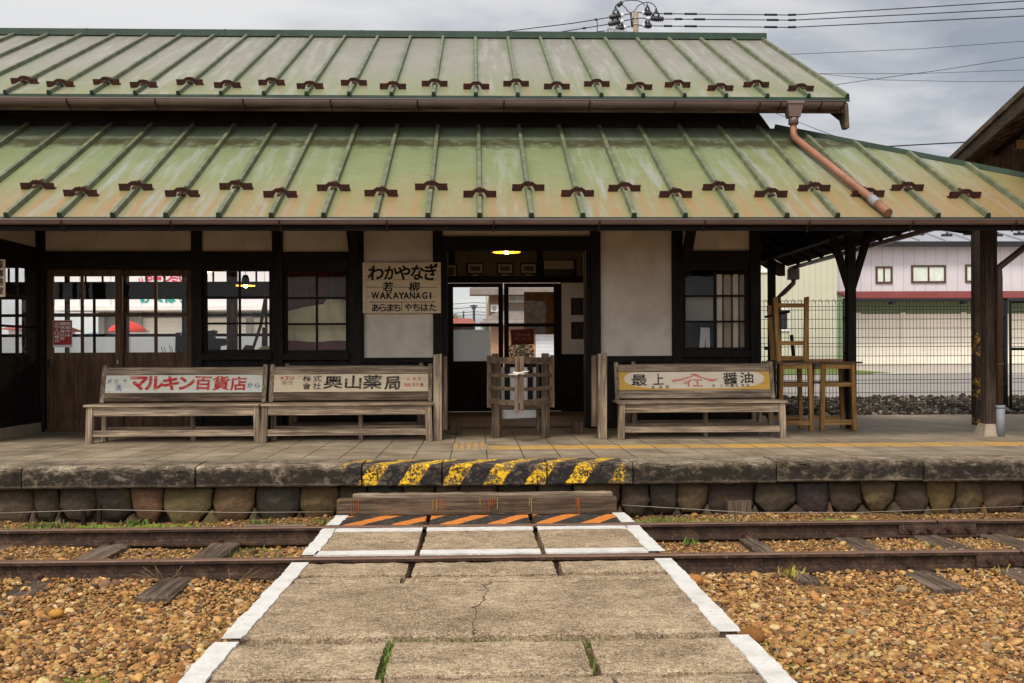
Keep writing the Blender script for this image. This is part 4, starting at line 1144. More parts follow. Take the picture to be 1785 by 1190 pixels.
    mb.face([(xs0, 10.75, zs0), (xs1, ya, zs1), (xs1, yb, zs1), (xs0, yb, zs0)], 0); mb.face([(xs0, 10.75, zs0-.05), (xs0, yb, zs0-.05), (xs1, yb, zs1-.05), (xs1, ya, zs1-.05)], 1); mb.face([(xs1, ya, zs1-.05), (xs1, yb, zs1-.05), (xs1, yb, zs1), (xs1, ya, zs1)], 1); mb.face([(xs0, yb, zs0-.05), (xs0, yb, zs0), (xs1, yb, zs1), (xs1, yb, zs1-.05)], 1)
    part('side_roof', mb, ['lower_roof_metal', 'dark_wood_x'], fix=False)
    first = None
    for k in range(10):
        y = 9.6+k*.48; mb = MB(); d = .06
        x0 = xs0 if y > 10.9 else xs0+.72
        mb.beam((x0, y, zs0-(x0-xs0)*(zs0-zs1)/(xs1-xs0)-.09), (xs1-.06, y, zs1-.075), .045, .05); part('rafter', mb, 'dark_wood_x')
    mb = MB(); mb.box(4.03, 4.14, 9.5, 14.6, 2.60, 2.72); part('purlin', mb, 'dark_wood_y')
    mb = MB(); mb.box(3.2, 4.13, 13.95, 14.07, 2.59, 2.715); part('tie_beam', mb, 'dark_wood_x')
    mb = MB(); mb.beam((3.2, YW-.1, 3.05), (4.55, 9.1, 2.44), .09, .12); part('hip_rafter', mb, 'dark_wood_y')
    mb = MB(); mb.prism([(4.05, 14.66, 2.84), (4.55, 14.66, 2.60), (4.55, 14.66, 2.44), (4.45, 14.66, 2.44), (4.05, 14.66, 2.70)], (0, .03, 0)); part('verge_board', mb, 'brown_wood_x')
    # posts of the side porch with their struts
    for y in (11.0, 14.0):
        x = WX(1483, 11.0) if y < 12 else WX(1345.5, 14.0)
        mb = MB(); mb.box(x-.045, x+.045, y-.05, y+.05, PZ, 2.61); p = part('canopy_post', mb, 'dark_wood_z')
        if y < 12:
            for s in (-1, 1):
                mb = MB(); mb.beam((x+s*.02, y, 2.02), (x+s*.205, y, 2.62), .07, .065, 0, (0, 1, 0)); mb.build('strut', 'dark_wood_z', p)
    x = WX(1704.5, 11.46); mb = MB(); mb.box(x-.052, x+.052, 11.41, 11.51, PZ, 3.0); part('canopy_post', mb, 'post_striped')['label'] = 'post with worn yellow stripes'
    x = WX(1724, 9.96); mb = MB(); mb.box(x-.058, x+.058, 9.90, 10.02, PZ+.10, 2.64); p = part('canopy_post', mb, 'canopy_wood_z')
    mb = MB(); b0, b1 = .115, .075; z0, z1 = PZ-.005, PZ+.12
    mb.hexa([(x-b0, 9.96-b0, z0), (x+b0, 9.96-b0, z0), (x+b0, 9.96+b0, z0), (x-b0, 9.96+b0, z0), (x-b1, 9.96-b1, z1), (x+b1, 9.96-b1, z1), (x+b1, 9.96+b1, z1), (x-b1, 9.96+b1, z1)])
    mb.build('footing', 'kerb_concrete', p)
    # gutters: open half-rounds on iron straps
    def gutter(x0, x1, y, z, r, straps, slope=0.0):
        mb = MB(); n = 10; g = lambda k, rr: (y-rr*math.cos(math.pi*k/n), z-rr*math.sin(math.pi*k/n))
        nx = 40
        for i in range(nx):
            xa, xb = x0+(x1-x0)*i/nx, x0+(x1-x0)*(i+1)/nx
            sg = lambda x: slope*x
            for k in range(n):
                (a, b), (c, d) = g(k, r), g(k+1, r)
                mb.face([(xa, a, b+sg(xa)), (xb, a, b+sg(xb)), (xb, c, d+sg(xb)), (xa, c, d+sg(xa))], 0, smooth=True)
        mb.tube([(x0, y-r, z+slope*x0), (x1, y-r, z+slope*x1)], .008, 6)
        (a, b) = g(0, r)
        mb.face([(x1,)+(g(k, r)[0], g(k, r)[1]+slope*x1) for k in range(n+1)]); o = part('gutter', mb, 'gutter_brown', fix=False)
        for xx in straps:
            mb = MB(); mb.tube([(xx, g(k, r+.006)[0], g(k, r+.006)[1]+slope*xx) for k in range(0, n+1)], .009, 5); mb.tube([(xx, y+.01, z+.02+slope*xx), (xx, y+r, z-.10+slope*xx)], .007, 5)
            mb.build('strap', 'rust_iron', o)
        return o
    gutter(-9.1, 4.0, UE-.06, UZ0-.072, .058, [-5.25+.925*k for k in range(11)]+[3.3, 3.75])
    gutter(-9.1, xr+.05, LE-.05, LZ0-.035, .040, [-8.5+.93*k+.28 for k in range(16)])
    # gutter of the side skirt with its elbow and pipe
    mb = MB()
    for k in range(10):
        a0, a1 = math.pi*k/10, math.pi*(k+1)/10; f = lambda a: (4.65-.045*math.cos(a), 2.575-.045*math.sin(a))
        p, q_ = f(a0), f(a1); mb.face([(p[0], 9.2, p[1]), (p[0], 14.7, p[1]), (q_[0], 14.7, q_[1]), (q_[0], 9.2, q_[1])], 0, smooth=True)
    part('gutter', mb, 'gutter_brown', fix=False)
    mb = MB(); mb.box(4.58, 4.72, 14.52, 14.66, 2.38, 2.54); xq = WX(1357, 14.6)
    mb.tube([(4.65, 14.59, 2.40), (4.65, 14.59, 2.33), (4.59, 14.59, 2.27), (xq+.08, 14.59, 2.19), (xq, 14.59, 2.12), (xq, 14.59, PZ-.1)], .036, 10); part('downpipe', mb, 'pipe_brown')
    # hopper and copper-coloured pipe crossing the lower roof
    xh = WX(1384.5, 10.84); mb = MB(); h = .085
    mb.hexa([(xh-.062, 10.775, UZ0-.235), (xh+.062, 10.775, UZ0-.235), (xh+.062, 10.90, UZ0-.235), (xh-.062, 10.90, UZ0-.235), (xh-.09, 10.745, UZ0-.075), (xh+.09, 10.745, UZ0-.075), (xh+.09, 10.92, UZ0-.075), (xh-.09, 10.92, UZ0-.075)])
    mb.box(xh-.095, xh+.095, 10.74, 10.925, UZ0-.10, UZ0-.07); mb.tube([(xh, 10.835, UZ0-.22), (xh, 10.835, UZ0-.31)], .055, 12); hp = part('hopper', mb, 'gutter_brown')
    def on_low(p, y, lift):
        # where the sight line through a photograph pixel meets the lower roof, lifted off it a little
        for i in range(600):
            Y = 8.8+i*.005; q_ = W(p, y, Y)
            if q_.z <= lz(Y)+lift: return q_
        return W(p, y, 9)
    A = Vector((xh, 10.835, UZ0-.30)); B = Vector((xh, 10.835, lz(10.835)+.075)); C = on_low(1521, 347, .07); D = on_low(1549, 371, .06)
    D = C+(D-C)*1.0
    mb = MB(); mb.tube([A, B+Vector((0, 0, .03)), B+(C-B).normalized()*.06, C], .037, 12); mb.tube([B+(C-B)*.70, B+(C-B)*.72], .042, 12); part('downpipe', mb, 'pipe_copper')
    mb = MB(); mb.tube([C-(C-B).normalized()*.02, C+(D-C)*.35], .043, 12); mb.tube([C+(D-C)*.35, D], .040, 12, 1); part('pipe_joint', mb, ['pipe_grey', 'pipe_copper'])
    # brown pipe at the right-hand post, ending in grey plastic
    xb = WX(1739, 9.9); mb = MB(); e = W(1800, 420, 9.7); k = W(1741, 466, 9.86)
    mb.tube([e, k+(e-k)*.06, k+Vector((0, 0, -.02)), (xb, 9.86, k.z-.10), (xb, 9.86, PZ+.29)], .032, 10); mb.tube([(xb, 9.86, 1.16), (xb, 9.86, 1.19)], .038, 10); part('downpipe', mb, 'pipe_brown')
    mb = MB(); mb.tube([(xb+.005, 9.86, PZ), (xb+.005, 9.86, PZ+.30)], .042, 14); mb.tube([(xb+.005, 9.86, PZ+.28), (xb+.005, 9.86, PZ+.31)], .046, 14); part('pipe_end', mb, 'pipe_grey')

    # iron snow guards, one astride each batten
    def guard(w, h, hump):
        mb = MB(); o = [(-w/2, 0), (-w/2, h), (-hump*1.1, h), (-hump*.5, h*1.42), (-hump*.2, h*1.38), (0, h*1.5), (hump*.2, h*1.38), (hump*.5, h*1.42), (hump*1.1, h), (w/2, h), (w/2, 0), (hump*1.0, 0), (hump*.55, h*.75), (-hump*.55, h*.75), (-hump*1.0, 0)]
        mb.prism([(x, -.005, z) for x, z in o[:4]+o[4:]], (0, .010, 0))
        mb.box(-w/2, -hump, 0, .045, -.002, .006); mb.box(hump, w/2, 0, .045, -.002, .006)      # angle-iron feet
        mb.box(-.016, .016, -.09, .14, h*.72, h*.84)                                            # strap along the batten
        mb.beam((0, -.10, h*.75), (-hump*.4, 0, h*.2), .008, .02); mb.beam((0, -.10, h*.75), (hump*.4, 0, h*.2), .008, .02)
        return mb.build('snow_guard', 'rust_iron')
    def place(proto, x, y, zf, sl, first):
        c = proto if first else proto.copy()
        if not first: COL.objects.link(c)
        c.parent = ST; y += random.uniform(-.018, .018); c.location = Vector((x+random.uniform(-.008, .008), y, zf(y)+.004))-Vector((0, YW, PZ)); c.rotation_euler = (math.atan(sl), 0, random.uniform(-.05, .05))
    gu = guard(.290, .060, .062); first = True
    for i, x in enumerate(KX[3:-1]):
        y = 11.16 if (i % 2) else 11.30
        place(gu, x, y, uz, usl, first); first = False
    gl = guard(.305, .062, .066); first = True
    for i, k in enumerate(range(-14, 11)):
        x = .03+k*.455; y = (9.46 if (k % 2) else 9.30)
        if hipy(x) > y+.3: place(gl, x, y, lz, lsl, first); first = False
roofs()

# ------------------------------------------------------------------ things on the platform
def station_sign():
    Y = YW-.04
    x0, x1, z0, z1 = W(633, 500, Y).x, W(768, 500, Y).x, W(700, 546, Y).z, W(700, 457, Y).z
    root = thing('station_name_sign', ((x0+x1)/2, Y, z0), 'weathered wooden station name board reading WAKAYANAGI on the plaster wall', 'sign')
    mb = MB(); h = z1-z0
    for k in range(3): mb.box(x0+.012*(k == 1), x1-.012*(k == 1), Y, Y+.03, z0+h*k/3+.001, z0+h*(k+1)/3-.001)
    mb.box(x0-.004, x0+.035, Y-.008, Y+.0, z0, z1); mb.box(x1-.035, x1+.004, Y-.008, Y, z0, z1)
    mb.build('board', 'board_sign', root, bevel=.003)
    mb = MB(); y = Y-.003; ux, uz = (1, 0, 0), (0, 0, 1)
    P = lambda p, q_: Vector((W(p, q_, Y).x, y, W(p, q_, Y).z)); sc = Y/F
    # (zoomed sheet: 8.5 px per photograph px, origin 600, 430)
    Z = lambda a, b: P(600+a/8.5, 430+b/8.5); s = sc/8.5
    for ch, a, b, w, h_, r in (('わ', 470, 385, 220, 200, .03), ('か', 690, 385, 180, 190, 0), ('や', 880, 385, 190, 205, .05), ('な', 1085, 380, 180, 210, -.05)):
        write(mb, ch, Z(a, b), w*s, h_*s, ux, uz, 0, .034, r, .08)
    write(mb, 'ぎ', Z(1290, 370), 190*s, 240*s, ux, uz, 0, .034, 0, .08)
    write(mb, '若', Z(650, 592), 145*s, 140*s, ux, uz, 0, .026, 0, .06); write(mb, '柳', Z(1038, 590), 150*s, 140*s, ux, uz, 0, .026, 0, .06)
    for ch, a, w in zip('WAKAYANAGI', (460, 572, 670, 765, 848, 920, 1010, 1095, 1192, 1277), (108, 82, 78, 82, 84, 78, 72, 72, 70, 14)):
        write(mb, ch, Z(a, 722), w*s, 96*s, ux, uz, 0, .034)
    for ch, a in zip('あらまち', (462, 570, 685, 785)): write(mb, ch, Z(a, 902), 100*s, 105*s, ux, uz, 0, .026, .03)
    for ch, a in zip('やちはた', (950, 1068, 1190, 1312)): write(mb, ch, Z(a, 895), 104*s, 105*s, ux, uz, 0, .026, .03)
    def ln(a, b, w): A, B = Z(*a), Z(*b); mb.beam(A, B, .002, w*s, 0)
    ln((315, 600), (590, 598), 7); ln((725, 600), (965, 600), 7); ln((1112, 600), (1395, 600), 7); ln((375, 820), (1345, 816), 8); ln((853, 818), (853, 950), 9)
    mb.prism([Z(365, 822), Z(412, 802), Z(400, 822)], (0, .002, 0)); mb.prism([Z(1350, 816), Z(1312, 796), (Z(1318, 816))], (0, .002, 0))
    mb.build('lettering', 'black_letter', root, fix=False)
station_sign()

def bench(x0, x1, yf, sub, label, board=None, letters=None, zs=.374, lean=.10, tall=.725, mid=True, group='old benches along the station wall', green=False):
    """a slatless plank bench with a sign board for its back; it faces the track"""
    cx = (x0+x1)/2; root = thing('bench', (cx, yf, PZ), label, 'bench', group)
    yb = yf+.36; z = PZ
    wx, wz, wy = 'grey_wood_x', 'grey_wood_z', 'grey_wood_y'
    mb = MB(); mb.box(x0-.02, x1+.02, yf-.02, yb, z+zs-.022, z+zs); mb.build('seat', wx, root, bevel=.004)
    mb = MB(); mb.box(x0+.06, x1-.06, yf+.012, yf+.036, z+zs-.112, z+zs-.023); mb.build('apron', wx, root, bevel=.003)
    for s in (0, 1):
        xx = x0 if s == 0 else x1-.062; dx = (-.012 if s == 0 else .012)
        mb = MB(); mb.hexa([(xx+dx, yf, z), (xx+.062+dx, yf, z), (xx+.062+dx, yf+.06, z), (xx+dx, yf+.06, z), (xx, yf, z+zs-.023), (xx+.062, yf, z+zs-.023), (xx+.062, yf+.06, z+zs-.023), (xx, yf+.06, z+zs-.023)])
        mb.build('leg', wz, root, bevel=.004)
        xb = x0+.03 if s == 0 else x1-.075
        mb = MB(); mb.box(xb, xb+.05, yb-.05, yb, z, z+zs-.023); mb.build('leg', wz, root)
        mb = MB(); mb.box(xb+.005, xb+.045, yf+.06, yb-.05, z+.05, z+.10); mb.build('side_rail', wy, root)
        xp = x0+.008 if s == 0 else x1-.046
        mb = MB(); mb.beam((xp+.02, yb-.025, z+zs), (xp+.02, yb-.025+lean, z+tall+.02), .042, .045, 0, (0, 1, 0)); mb.build('back_post', wz, root, bevel=.003)
        if s == 0: xl = xp+.042
        else: xr = xp
    mb = MB(); mb.box(x0+.05, x1-.05, yf+.015, yf+.04, z+.065, z+.125); mb.build('stretcher', wx, root, bevel=.003)
    mb = MB(); mb.box(x0+.05, x1-.05, yb-.045, yb-.02, z+.09, z+.14); mb.build('stretcher', wx, root)
    if mid: mb = MB(); xm = cx+.1; mb.box(xm-.02, xm+.02, yb-.06, yb-.02, z, z+zs-.02); mb.build('leg', wz, root)
    # rails and board lie in the leaning plane of the back
    base = Vector((0, yb-.05, z+zs)); up = Vector((0, lean, tall-zs)).normalized(); n = Vector((0, -up.z, up.y))
    H = (Vector((0, lean, tall-zs))).length
    def slab(h0, h1, d0, d1, m, nm, xa=None, xb_=None):
        a, b = (xl if xa is None else xa), (xr if xb_ is None else xb_); mb = MB(); c = []
        for h in (h0, h1):
            for x, d in ((a, d0), (b, d0), (b, d1), (a, d1)): p = base+up*h+n*d; c.append((x, p.y, p.z))
        mb.hexa(c); return mb.build(nm, m, root)
    slab(H-.075, H, -.0, -.035, wx, 'top_rail'); slab(.02, .105, .0, -.035, 'grey_wood_x' if board == 'yellow' else 'gate_wood_x', 'lower_rail')
    m = {'pale': 'board_pale', 'cream': 'board_cream', 'yellow': 'board_yellow', None: 'green_panel'}[board]
    bd = slab(.107, H-.078, -.006, -.03, m, 'sign_board')
    if letters:
        # fractions across and up the board
        def at(u, v): p = base+up*(.107+(H-.185)*v)+n*(-.003); return Vector((xl+(xr-xl)*u, p.y, p.z))
        letters(at, xr-xl, H-.185, (1, 0, 0), up, bd)
    return root

def letters_red(at, w, h, ux, uz, bd):
    mb = MB()
    # sheet coordinates of the photograph's zoom: board spans 130..1765 across and 110..335 down
    c = lambda a, b: at((a-130)/1635, 1-(b-112)/225); sx, sz = w/1635, h/225
    for ch, a, b, ww, hh, r in (('マ', 475, 218, 170, 165, 0), ('ル', 635, 215, 175, 165, 0), ('キ', 808, 215, 155, 170, .04), ('ン', 975, 218, 150, 150, 0), ('百', 1145, 218, 165, 165, -.03), ('貨', 1330, 220, 170, 175, 0), ('店', 1512, 225, 165, 170, .03)):
        write(mb, ch, c(a, b), ww*sx, hh*sz, ux, uz, 0, .028 if ch in '百貨店' else .045, r)
    mb.build('lettering', 'paint_red', bd, fix=False)
    mb = MB()
    for ch, a, b, s in (('お', 172, 185, 40), ('ら', 240, 188, 40), ('の', 330, 180, 30), ('洗', 270, 270, 62), ('か', 1635, 245, 54), ('ら', 1712, 250, 54)): write(mb, ch, c(a, b), s*sx, s*1.25*sz, ux, uz, 0, .012)
    mb.build('lettering', 'paint_blue', bd, fix=False)
def letters_black(at, w, h, ux, uz, bd):
    c = lambda a, b: at((a-75)/1625, 1-(b-128)/222); sx, sz = w/1625, h/222
    mb = MB()
    for ch, a, b, ww, hh, r in (('奥', 698, 225, 195, 165, 0), ('山', 908, 232, 165, 165, .03), ('薬', 1110, 230, 190, 170, 0), ('局', 1320, 245, 160, 160, .05)): write(mb, ch, c(a, b), ww*sx, hh*sz, ux, uz, 0, .026, r, .06)
    for ch, a, b in (('株', 420, 182), ('式', 530, 182), ('會', 420, 280), ('社', 528, 278)): write(mb, ch, c(a, b), 88*sx, 78*sz, ux, uz, 0, .014, 0, .05)
    mb.build('lettering', 'paint_black', bd, fix=False)
    mb = MB()
    for ch, a in (('ク', 155), ('ス', 205), ('リ', 258)): write(mb, ch, c(a, 178), 40*sx, 45*sz, ux, uz, 0, .03)
    for ch, a, b in (('五', 1545, 265), ('九', 1588, 265), ('番', 1630, 265), ('電', 1462, 268), ('話', 1500, 268)): write(mb, ch, c(a, b), 34*sx, 40*sz, ux, uz, 1 if a < 1520 else 0, .01)
    for ch, a in (('若', 1485), ('柳', 1550), ('町', 1610)): write(mb, ch, c(a, 190), 34*sx, 38*sz, ux, uz, 1, .006)
    for ch, a, b in (('衛', 185, 232), ('生', 250, 232)): write(mb, ch, c(a, b), 58*sx, 50*sz, ux, uz, 2, .006)
    mb.build('lettering', ['paint_red', 'paint_pink', 'paint_faint'], bd, fix=False)
def letters_soy(at, w, h, ux, uz, bd):
    c = lambda a, b: at((a-105)/1630, 1-(b-85)/230); sx, sz = w/1630, h/230
    mb = MB()
    for ch, a, b, ww, hh in (('最', 322, 190, 165, 145), ('上', 532, 180, 112, 140), ('醤', 1308, 172, 150, 145), ('油', 1485, 165, 140, 140)): write(mb, ch, c(a, b), ww*sx, hh*sz, ux, uz, 0, .018, .02, .05)
    for ch, a in (('金', 468), ('成', 548), ('町', 625)): write(mb, ch, c(a, 282), 34*sx, 38*sz, ux, uz, 0, .012)
    for ch, a in zip('北上田一生見油', (1122, 1205, 1268, 1322, 1372, 1436, 1490)): write(mb, ch, c(a, 266), 36*sx, 34*sz, ux, uz, 0, .008)
    mb.build('lettering', 'paint_black', bd, fix=False)
    mb = MB(); up = Vector(uz)
    def poly(pts): mb.face([c(a, b) for a, b in pts])
    # the maker's mark: a gable over the painted characters
    poly([(875, 118), (905, 108), (950, 112), (985, 146), (1080, 180), (1170, 182), (1172, 192), (1105, 214), (1082, 208), (960, 156), (918, 138)])
    poly([(885, 140), (918, 138), (848, 172), (760, 200), (690, 222), (664, 190), (760, 178), (850, 150)])
    write(mb, 'イ', c(845, 230), 80*sx, 90*sz, ux, uz, 0, .05); write(mb, '工', c(950, 230), 100*sx, 85*sz, ux, uz, 0, .05)
    mb.build('logo', 'paint_pink', bd, fix=False)

def benches():
    yf = 9.72
    Xf = lambda p: W(p, 735, yf).x
    x0, x1 = Xf(1081), Xf(1372)
    # the yellow board with its pale oval: the oval sits where the board is
    make_board('board_yellow', S(206, 160, 72), S(180, 130, 54), S(140, 104, 60), .3, oval=((x0+x1)/2+.0, PZ+.585, (x1-x0)/2-.10, .098))
    bench(Xf(150), Xf(452), yf, 0, 'wooden bench whose whitish back board carries big red characters', 'pale', letters_red)
    bench(Xf(455), Xf(752), yf, 1, 'wooden bench whose cream back board carries big black characters', 'cream', letters_black)
    bench(x0, x1, yf+.05, 2, 'wooden bench whose yellow back board has black characters round a pink emblem', 'yellow', letters_soy, tall=.73)
    b = bench(Xf(497), Xf(757), yf+.72, 3, 'plain bench standing back to back behind the black-lettered bench', None, tall=.735, mid=False)
    b2 = copy_tree(b)
    b2['label'] = 'plain bench standing back to back behind the yellow-backed bench'
    for q_, p0, p1 in ((b, 475, 757), (b2, 1064, 1379)):
        xc = (W(p0, 700, yf+.6).x+W(p1, 700, yf+.6).x)/2
        q_.location = (xc, yf+1.12, PZ); q_.rotation_euler = (0, 0, math.pi)
benches()

def gate_posts():
    for pA, pB, lab in ((755, 770, 'rough grey post left of the entrance beside the black-lettered bench'), (1042.5, 1058, 'rough grey post right of the entrance beside the yellow-backed bench')):
        Y = 9.85; x0, x1 = W(pA, 700, Y).x, W(pB, 700, Y).x
        root = thing('gate_post', ((x0+x1)/2, Y, PZ), lab, 'post', 'timber posts flanking the entrance')
        mb = MB(); mb.hexa([(x0, Y, PZ), (x1, Y, PZ), (x1, Y+.09, PZ), (x0, Y+.09, PZ), (x0+.006, Y+.004, W(760, 618, Y).z), (x1+.004, Y, W(760, 616, Y).z), (x1, Y+.09, W(760, 616, Y).z), (x0, Y+.09, W(760, 618, Y).z)]); mb.build('shaft', 'grey_wood_z', root, bevel=.006)
        s = 1 if pA < 900 else -1; xb = x1+.004 if s > 0 else x0-.055
        mb = MB(); mb.box(xb, xb+.05, Y+.06, Y+.12, PZ+(.10 if s > 0 else .12), 1.28); mb.build('side_batten', 'gate_wood_z', root, bevel=.004)
        mb = MB(); cx = (x0+x1)/2+s*.16; mb.prism([(cx-.06, Y+.8, PZ), (cx+.06, Y+.8, PZ), (cx+.05, Y+.8, PZ+.12), (cx-.05, Y+.8, PZ+.14)], (0, .12, 0))
        mb.build('base_block', 'gate_wood_z', root, bevel=.01)
gate_posts()

def ticket_gate():
    Y = 10.05; xa, xb = W(864, 700, Y).x, W(951, 700, Y).x
    root = thing('ticket_barrier', ((xa+xb)/2, Y, PZ), 'weathered wooden ticket barrier with two slatted leaves tied shut with white cord', 'ticket barrier')
    for x, p in ((xa, 0), (xb, 1)):
        mb = MB(); w = .042
        mb.hexa([(x-w-.002, Y, PZ), (x+w, Y, PZ), (x+w, Y+.08, PZ), (x-w, Y+.08, PZ), (x-w+.008, Y+.02, 1.305), (x+w-.004, Y+.02, 1.305), (x+w-.004, Y+.09, 1.305), (x-w+.008, Y+.09, 1.305)]); mb.build('leg', 'gate_wood_z', root, bevel=.006)
        mb = MB(); mb.box(x-.015+(.05 if p == 0 else -.06), x+.015+(.05 if p == 0 else -.06), Y+.30, Y+.36, PZ, 1.25); mb.build('leg', 'gate_wood_z', root)
    for ya_, yb_, za_, zb_ in ((.31, .35, 1.20, 1.26), (.02, .06, .745, .80)): mb = MB(); mb.box(xa-.03, xb+.03, Y+ya_, Y+yb_, za_, zb_); mb.build('rail', 'gate_wood_x', root, bevel=.004)
    # two leaves hinged on the outside of the legs, meeting nearer to the track
    yo, yc = 10.0, 9.42
    for s, po, pc in ((0, 853, 900), (1, 962, 909.5)):
        A = Vector((W(po, 660, yo).x, yo, 0)); C = Vector((W(pc, 660, yc).x, yc, 0))
        d = (C-A).normalized()
        mb = MB(); mb.beam(A+Vector((0, 0, .765)), A+Vector((0, 0, 1.285)), .048, .045, 0, (0, 1, 0)); L = mb.build('gate_leaf', 'gate_wood_z', root, bevel=.004)
        mb = MB()
        c0 = C+Vector((0, 0, .742 if s == 0 else .765)); c1 = C+Vector((.01 if s == 0 else 0, 0, 1.277))
        mb.beam(c0, c1, .042, .05, 0, (0, 1, 0)); mb.build('stile', 'gate_wood_z', L, bevel=.007)
        for zz, h in ((1.235, .062), (1.09, .034), (.965, .034), (.835, .052)):
            mb = MB(); sag = random.uniform(-.006, .006); m = (A+C)/2
            for p, q_, e0, e1 in ((A, m, 0, sag), (m, C, sag, 0)):
                mb.beam(p+Vector((0, 0, zz+e0)), q_+Vector((0, 0, zz+e1)), .026, h)
            mb.build('slat', 'gate_wood_x', L, bevel=.004)
    mb = MB(); cx, z = W(905, 650, 9.4).x, W(905, 651, 9.4).z
    for k in range(3): mb.tube([(cx+.052*math.cos(t), 9.425+.045*math.sin(t), z+.006*k+.004*math.sin(2*t+k)) for t in [2*math.pi*i/16 for i in range(17)]], .006, 6)
    for e in ((-.10, -.006), (.09, .022), (-.05, -.012), (.05, .012)): mb.tube([(cx, 9.375, z+.006), (cx+e[0]*.5, 9.37, z+e[1]*.9), (cx+e[0], 9.385, z+e[1])], .0045, 5)
    mb.build('cord', 'rope_white', root)
    # rear screen of dark slats and the white boards hung on it
    mb = MB()
    for p in (884, 924): x = W(p, 660, 10.38).x; mb.box(x-.028, x+.028, 10.34, 10.365, .76, 1.24)
    mb.build('rear_slat', 'dark_wood_z', root)
    mb = MB(); xl, xr = W(871, 660, 10.40).x, W(937, 660, 10.40).x; mb.box(xl, xr, 10.385, 10.395, W(900, 702, 10.4).z, W(900, 640, 10.4).z)
    mb.hexa([(W(875, 716, 10.4).x, 10.39, W(875, 730, 10.4).z), (W(939, 716, 10.4).x, 10.39, W(939, 727, 10.4).z), (W(939, 716, 10.4).x, 10.40, W(939, 727, 10.4).z), (W(875, 716, 10.4).x, 10.40, W(875, 730, 10.4).z),
             (W(875, 716, 10.4).x, 10.39, W(875, 714, 10.4).z), (W(939, 716, 10.4).x, 10.39, W(939, 714, 10.4).z), (W(939, 716, 10.4).x, 10.40, W(939, 714, 10.4).z), (W(875, 716, 10.4).x, 10.40, W(875, 714, 10.4).z)])
    mb.build('white_panel', 'white_board', root)
ticket_gate()

def desks():
    Y = 10.75
    def desk(x0, x1, lab, top=True, z=PZ, h=.745, flip=False, d=.40, y=Y):
        root = thing('school_desk', ((x0+x1)/2, y, z), lab, 'desk', 'wooden school desks by the fence')
        t = .045
        for xx in (x0, x1-t):
            for yy in (y, y+d-t):
                s = .012 if xx == x0 else -.012
                mb = MB(); mb.hexa([(xx-s*.6, yy, z), (xx+t-s*.6, yy, z), (xx+t-s*.6, yy+t, z), (xx-s*.6, yy+t, z), (xx+s, yy, z+h-.02), (xx+t+s, yy, z+h-.02), (xx+t+s, yy+t, z+h-.02), (xx+s, yy+t, z+h-.02)])
                mb.build('leg', 'ochre_wood_z', root, bevel=.003)
        mb = MB(); mb.box(x0+t, x1-t, y+.008, y+.03, z+h-.075, z+h-.022); mb.build('apron', 'ochre_wood_x', root)
        mb = MB(); mb.box(x0+t*.8, x1-t*.8, y+.008, y+.03, z+h-.27, z+h-.225); mb.build('rail', 'ochre_wood_x', root)
        mb = MB(); mb.box(x0+.02, x1-.02, y+.03, y+d-.02, z+h-.235, z+h-.22); mb.build('shelf', 'brown_wood_x', root)
        for sa, sb, sc_, sd_ in ((.01, .03, .06, .115), (d-.03, d-.01, .10, .14)): mb = MB(); mb.box(x0+t*.7, x1-t*.7, y+sa, y+sb, z+sc_, z+sd_); mb.build('stretcher', 'ochre_wood_x', root)
        if top: mb = MB(); mb.box(x0-.03, x1+.06, y-.03, y+d+.02, z+h-.02, z+h); mb.build('desk_top', 'gate_wood_x', root, bevel=.003)
        return root
    x = lambda p: W(p, 690, Y).x
    desk(x(1358), x(1418), 'ochre school desk beside the yellow-backed bench, under an upturned frame')
    desk(x(1431), x(1493), 'ochre school desk with an overhanging grey top, nearer the dark Y-shaped post')
    # the upturned frame on the first desk
    z0 = PZ+.747; x0, x1 = x(1351), x(1413); y = Y+.03
    root = thing('upturned_desk', ((x0+x1)/2, y, z0), 'upturned ochre desk frame standing legs up on another desk', 'desk')
    for xx, s in ((x0, .03), (x1-.045, -.012)):
        mb = MB(); mb.hexa([(xx+s, y, z0), (xx+.05+s, y, z0), (xx+.05+s, y+.05, z0), (xx+s, y+.05, z0), (xx, y, z0+.70), (xx+.045, y, z0+.71), (xx+.045, y+.045, z0+.71), (xx, y+.045, z0+.70)]); mb.build('leg', 'ochre_wood_z', root, bevel=.003)
    mb = MB(); xx = W(1333, 580, Y+.6).x; mb.beam((xx+.04, y+.38, z0), (xx, y+.40, z0+.63), .045, .045); mb.build('leg', 'ochre_wood_z', root)
    mb = MB(); mb.beam((x1-.05, y+.38, z0), (x1-.07, y+.40, z0+.3), .03, .03); mb.build('leg', 'dark_wood_z', root)
    for za, zb in ((.59, .635), (.18, .225), (.015, .065)): mb = MB(); mb.box(x0+.03, x1-.03, y+.01, y+.032, z0+za, z0+zb); mb.build('rail', 'ochre_wood_x', root)
    mb = MB(); mb.beam((xx-.05, y+.39, z0+.50), (x0+.28, y+.33, z0+.56), .022, .028); mb.beam((xx-.04, y+.39, z0+.15), (x0+.01, y+.33, z0+.15), .03, .04); mb.build('broken_rail', 'dark_wood_x', root)
    mb = MB(); mb.box(x0+.03, x1+.0, y+.03, y+.40, z0, z0+.016); mb.build('desk_top', 'brown_wood_x', root)
    # planks lying behind the desks
    mb = MB(); mb.beam((x(1380), 11.6, PZ+.10), (x(1465), 11.9, PZ+.03), .10, .03); o = mb.build('loose_plank', 'dark_wood_x'); tag(o, 'dark loose plank lying on the paving behind the desks', 'plank')
desks()

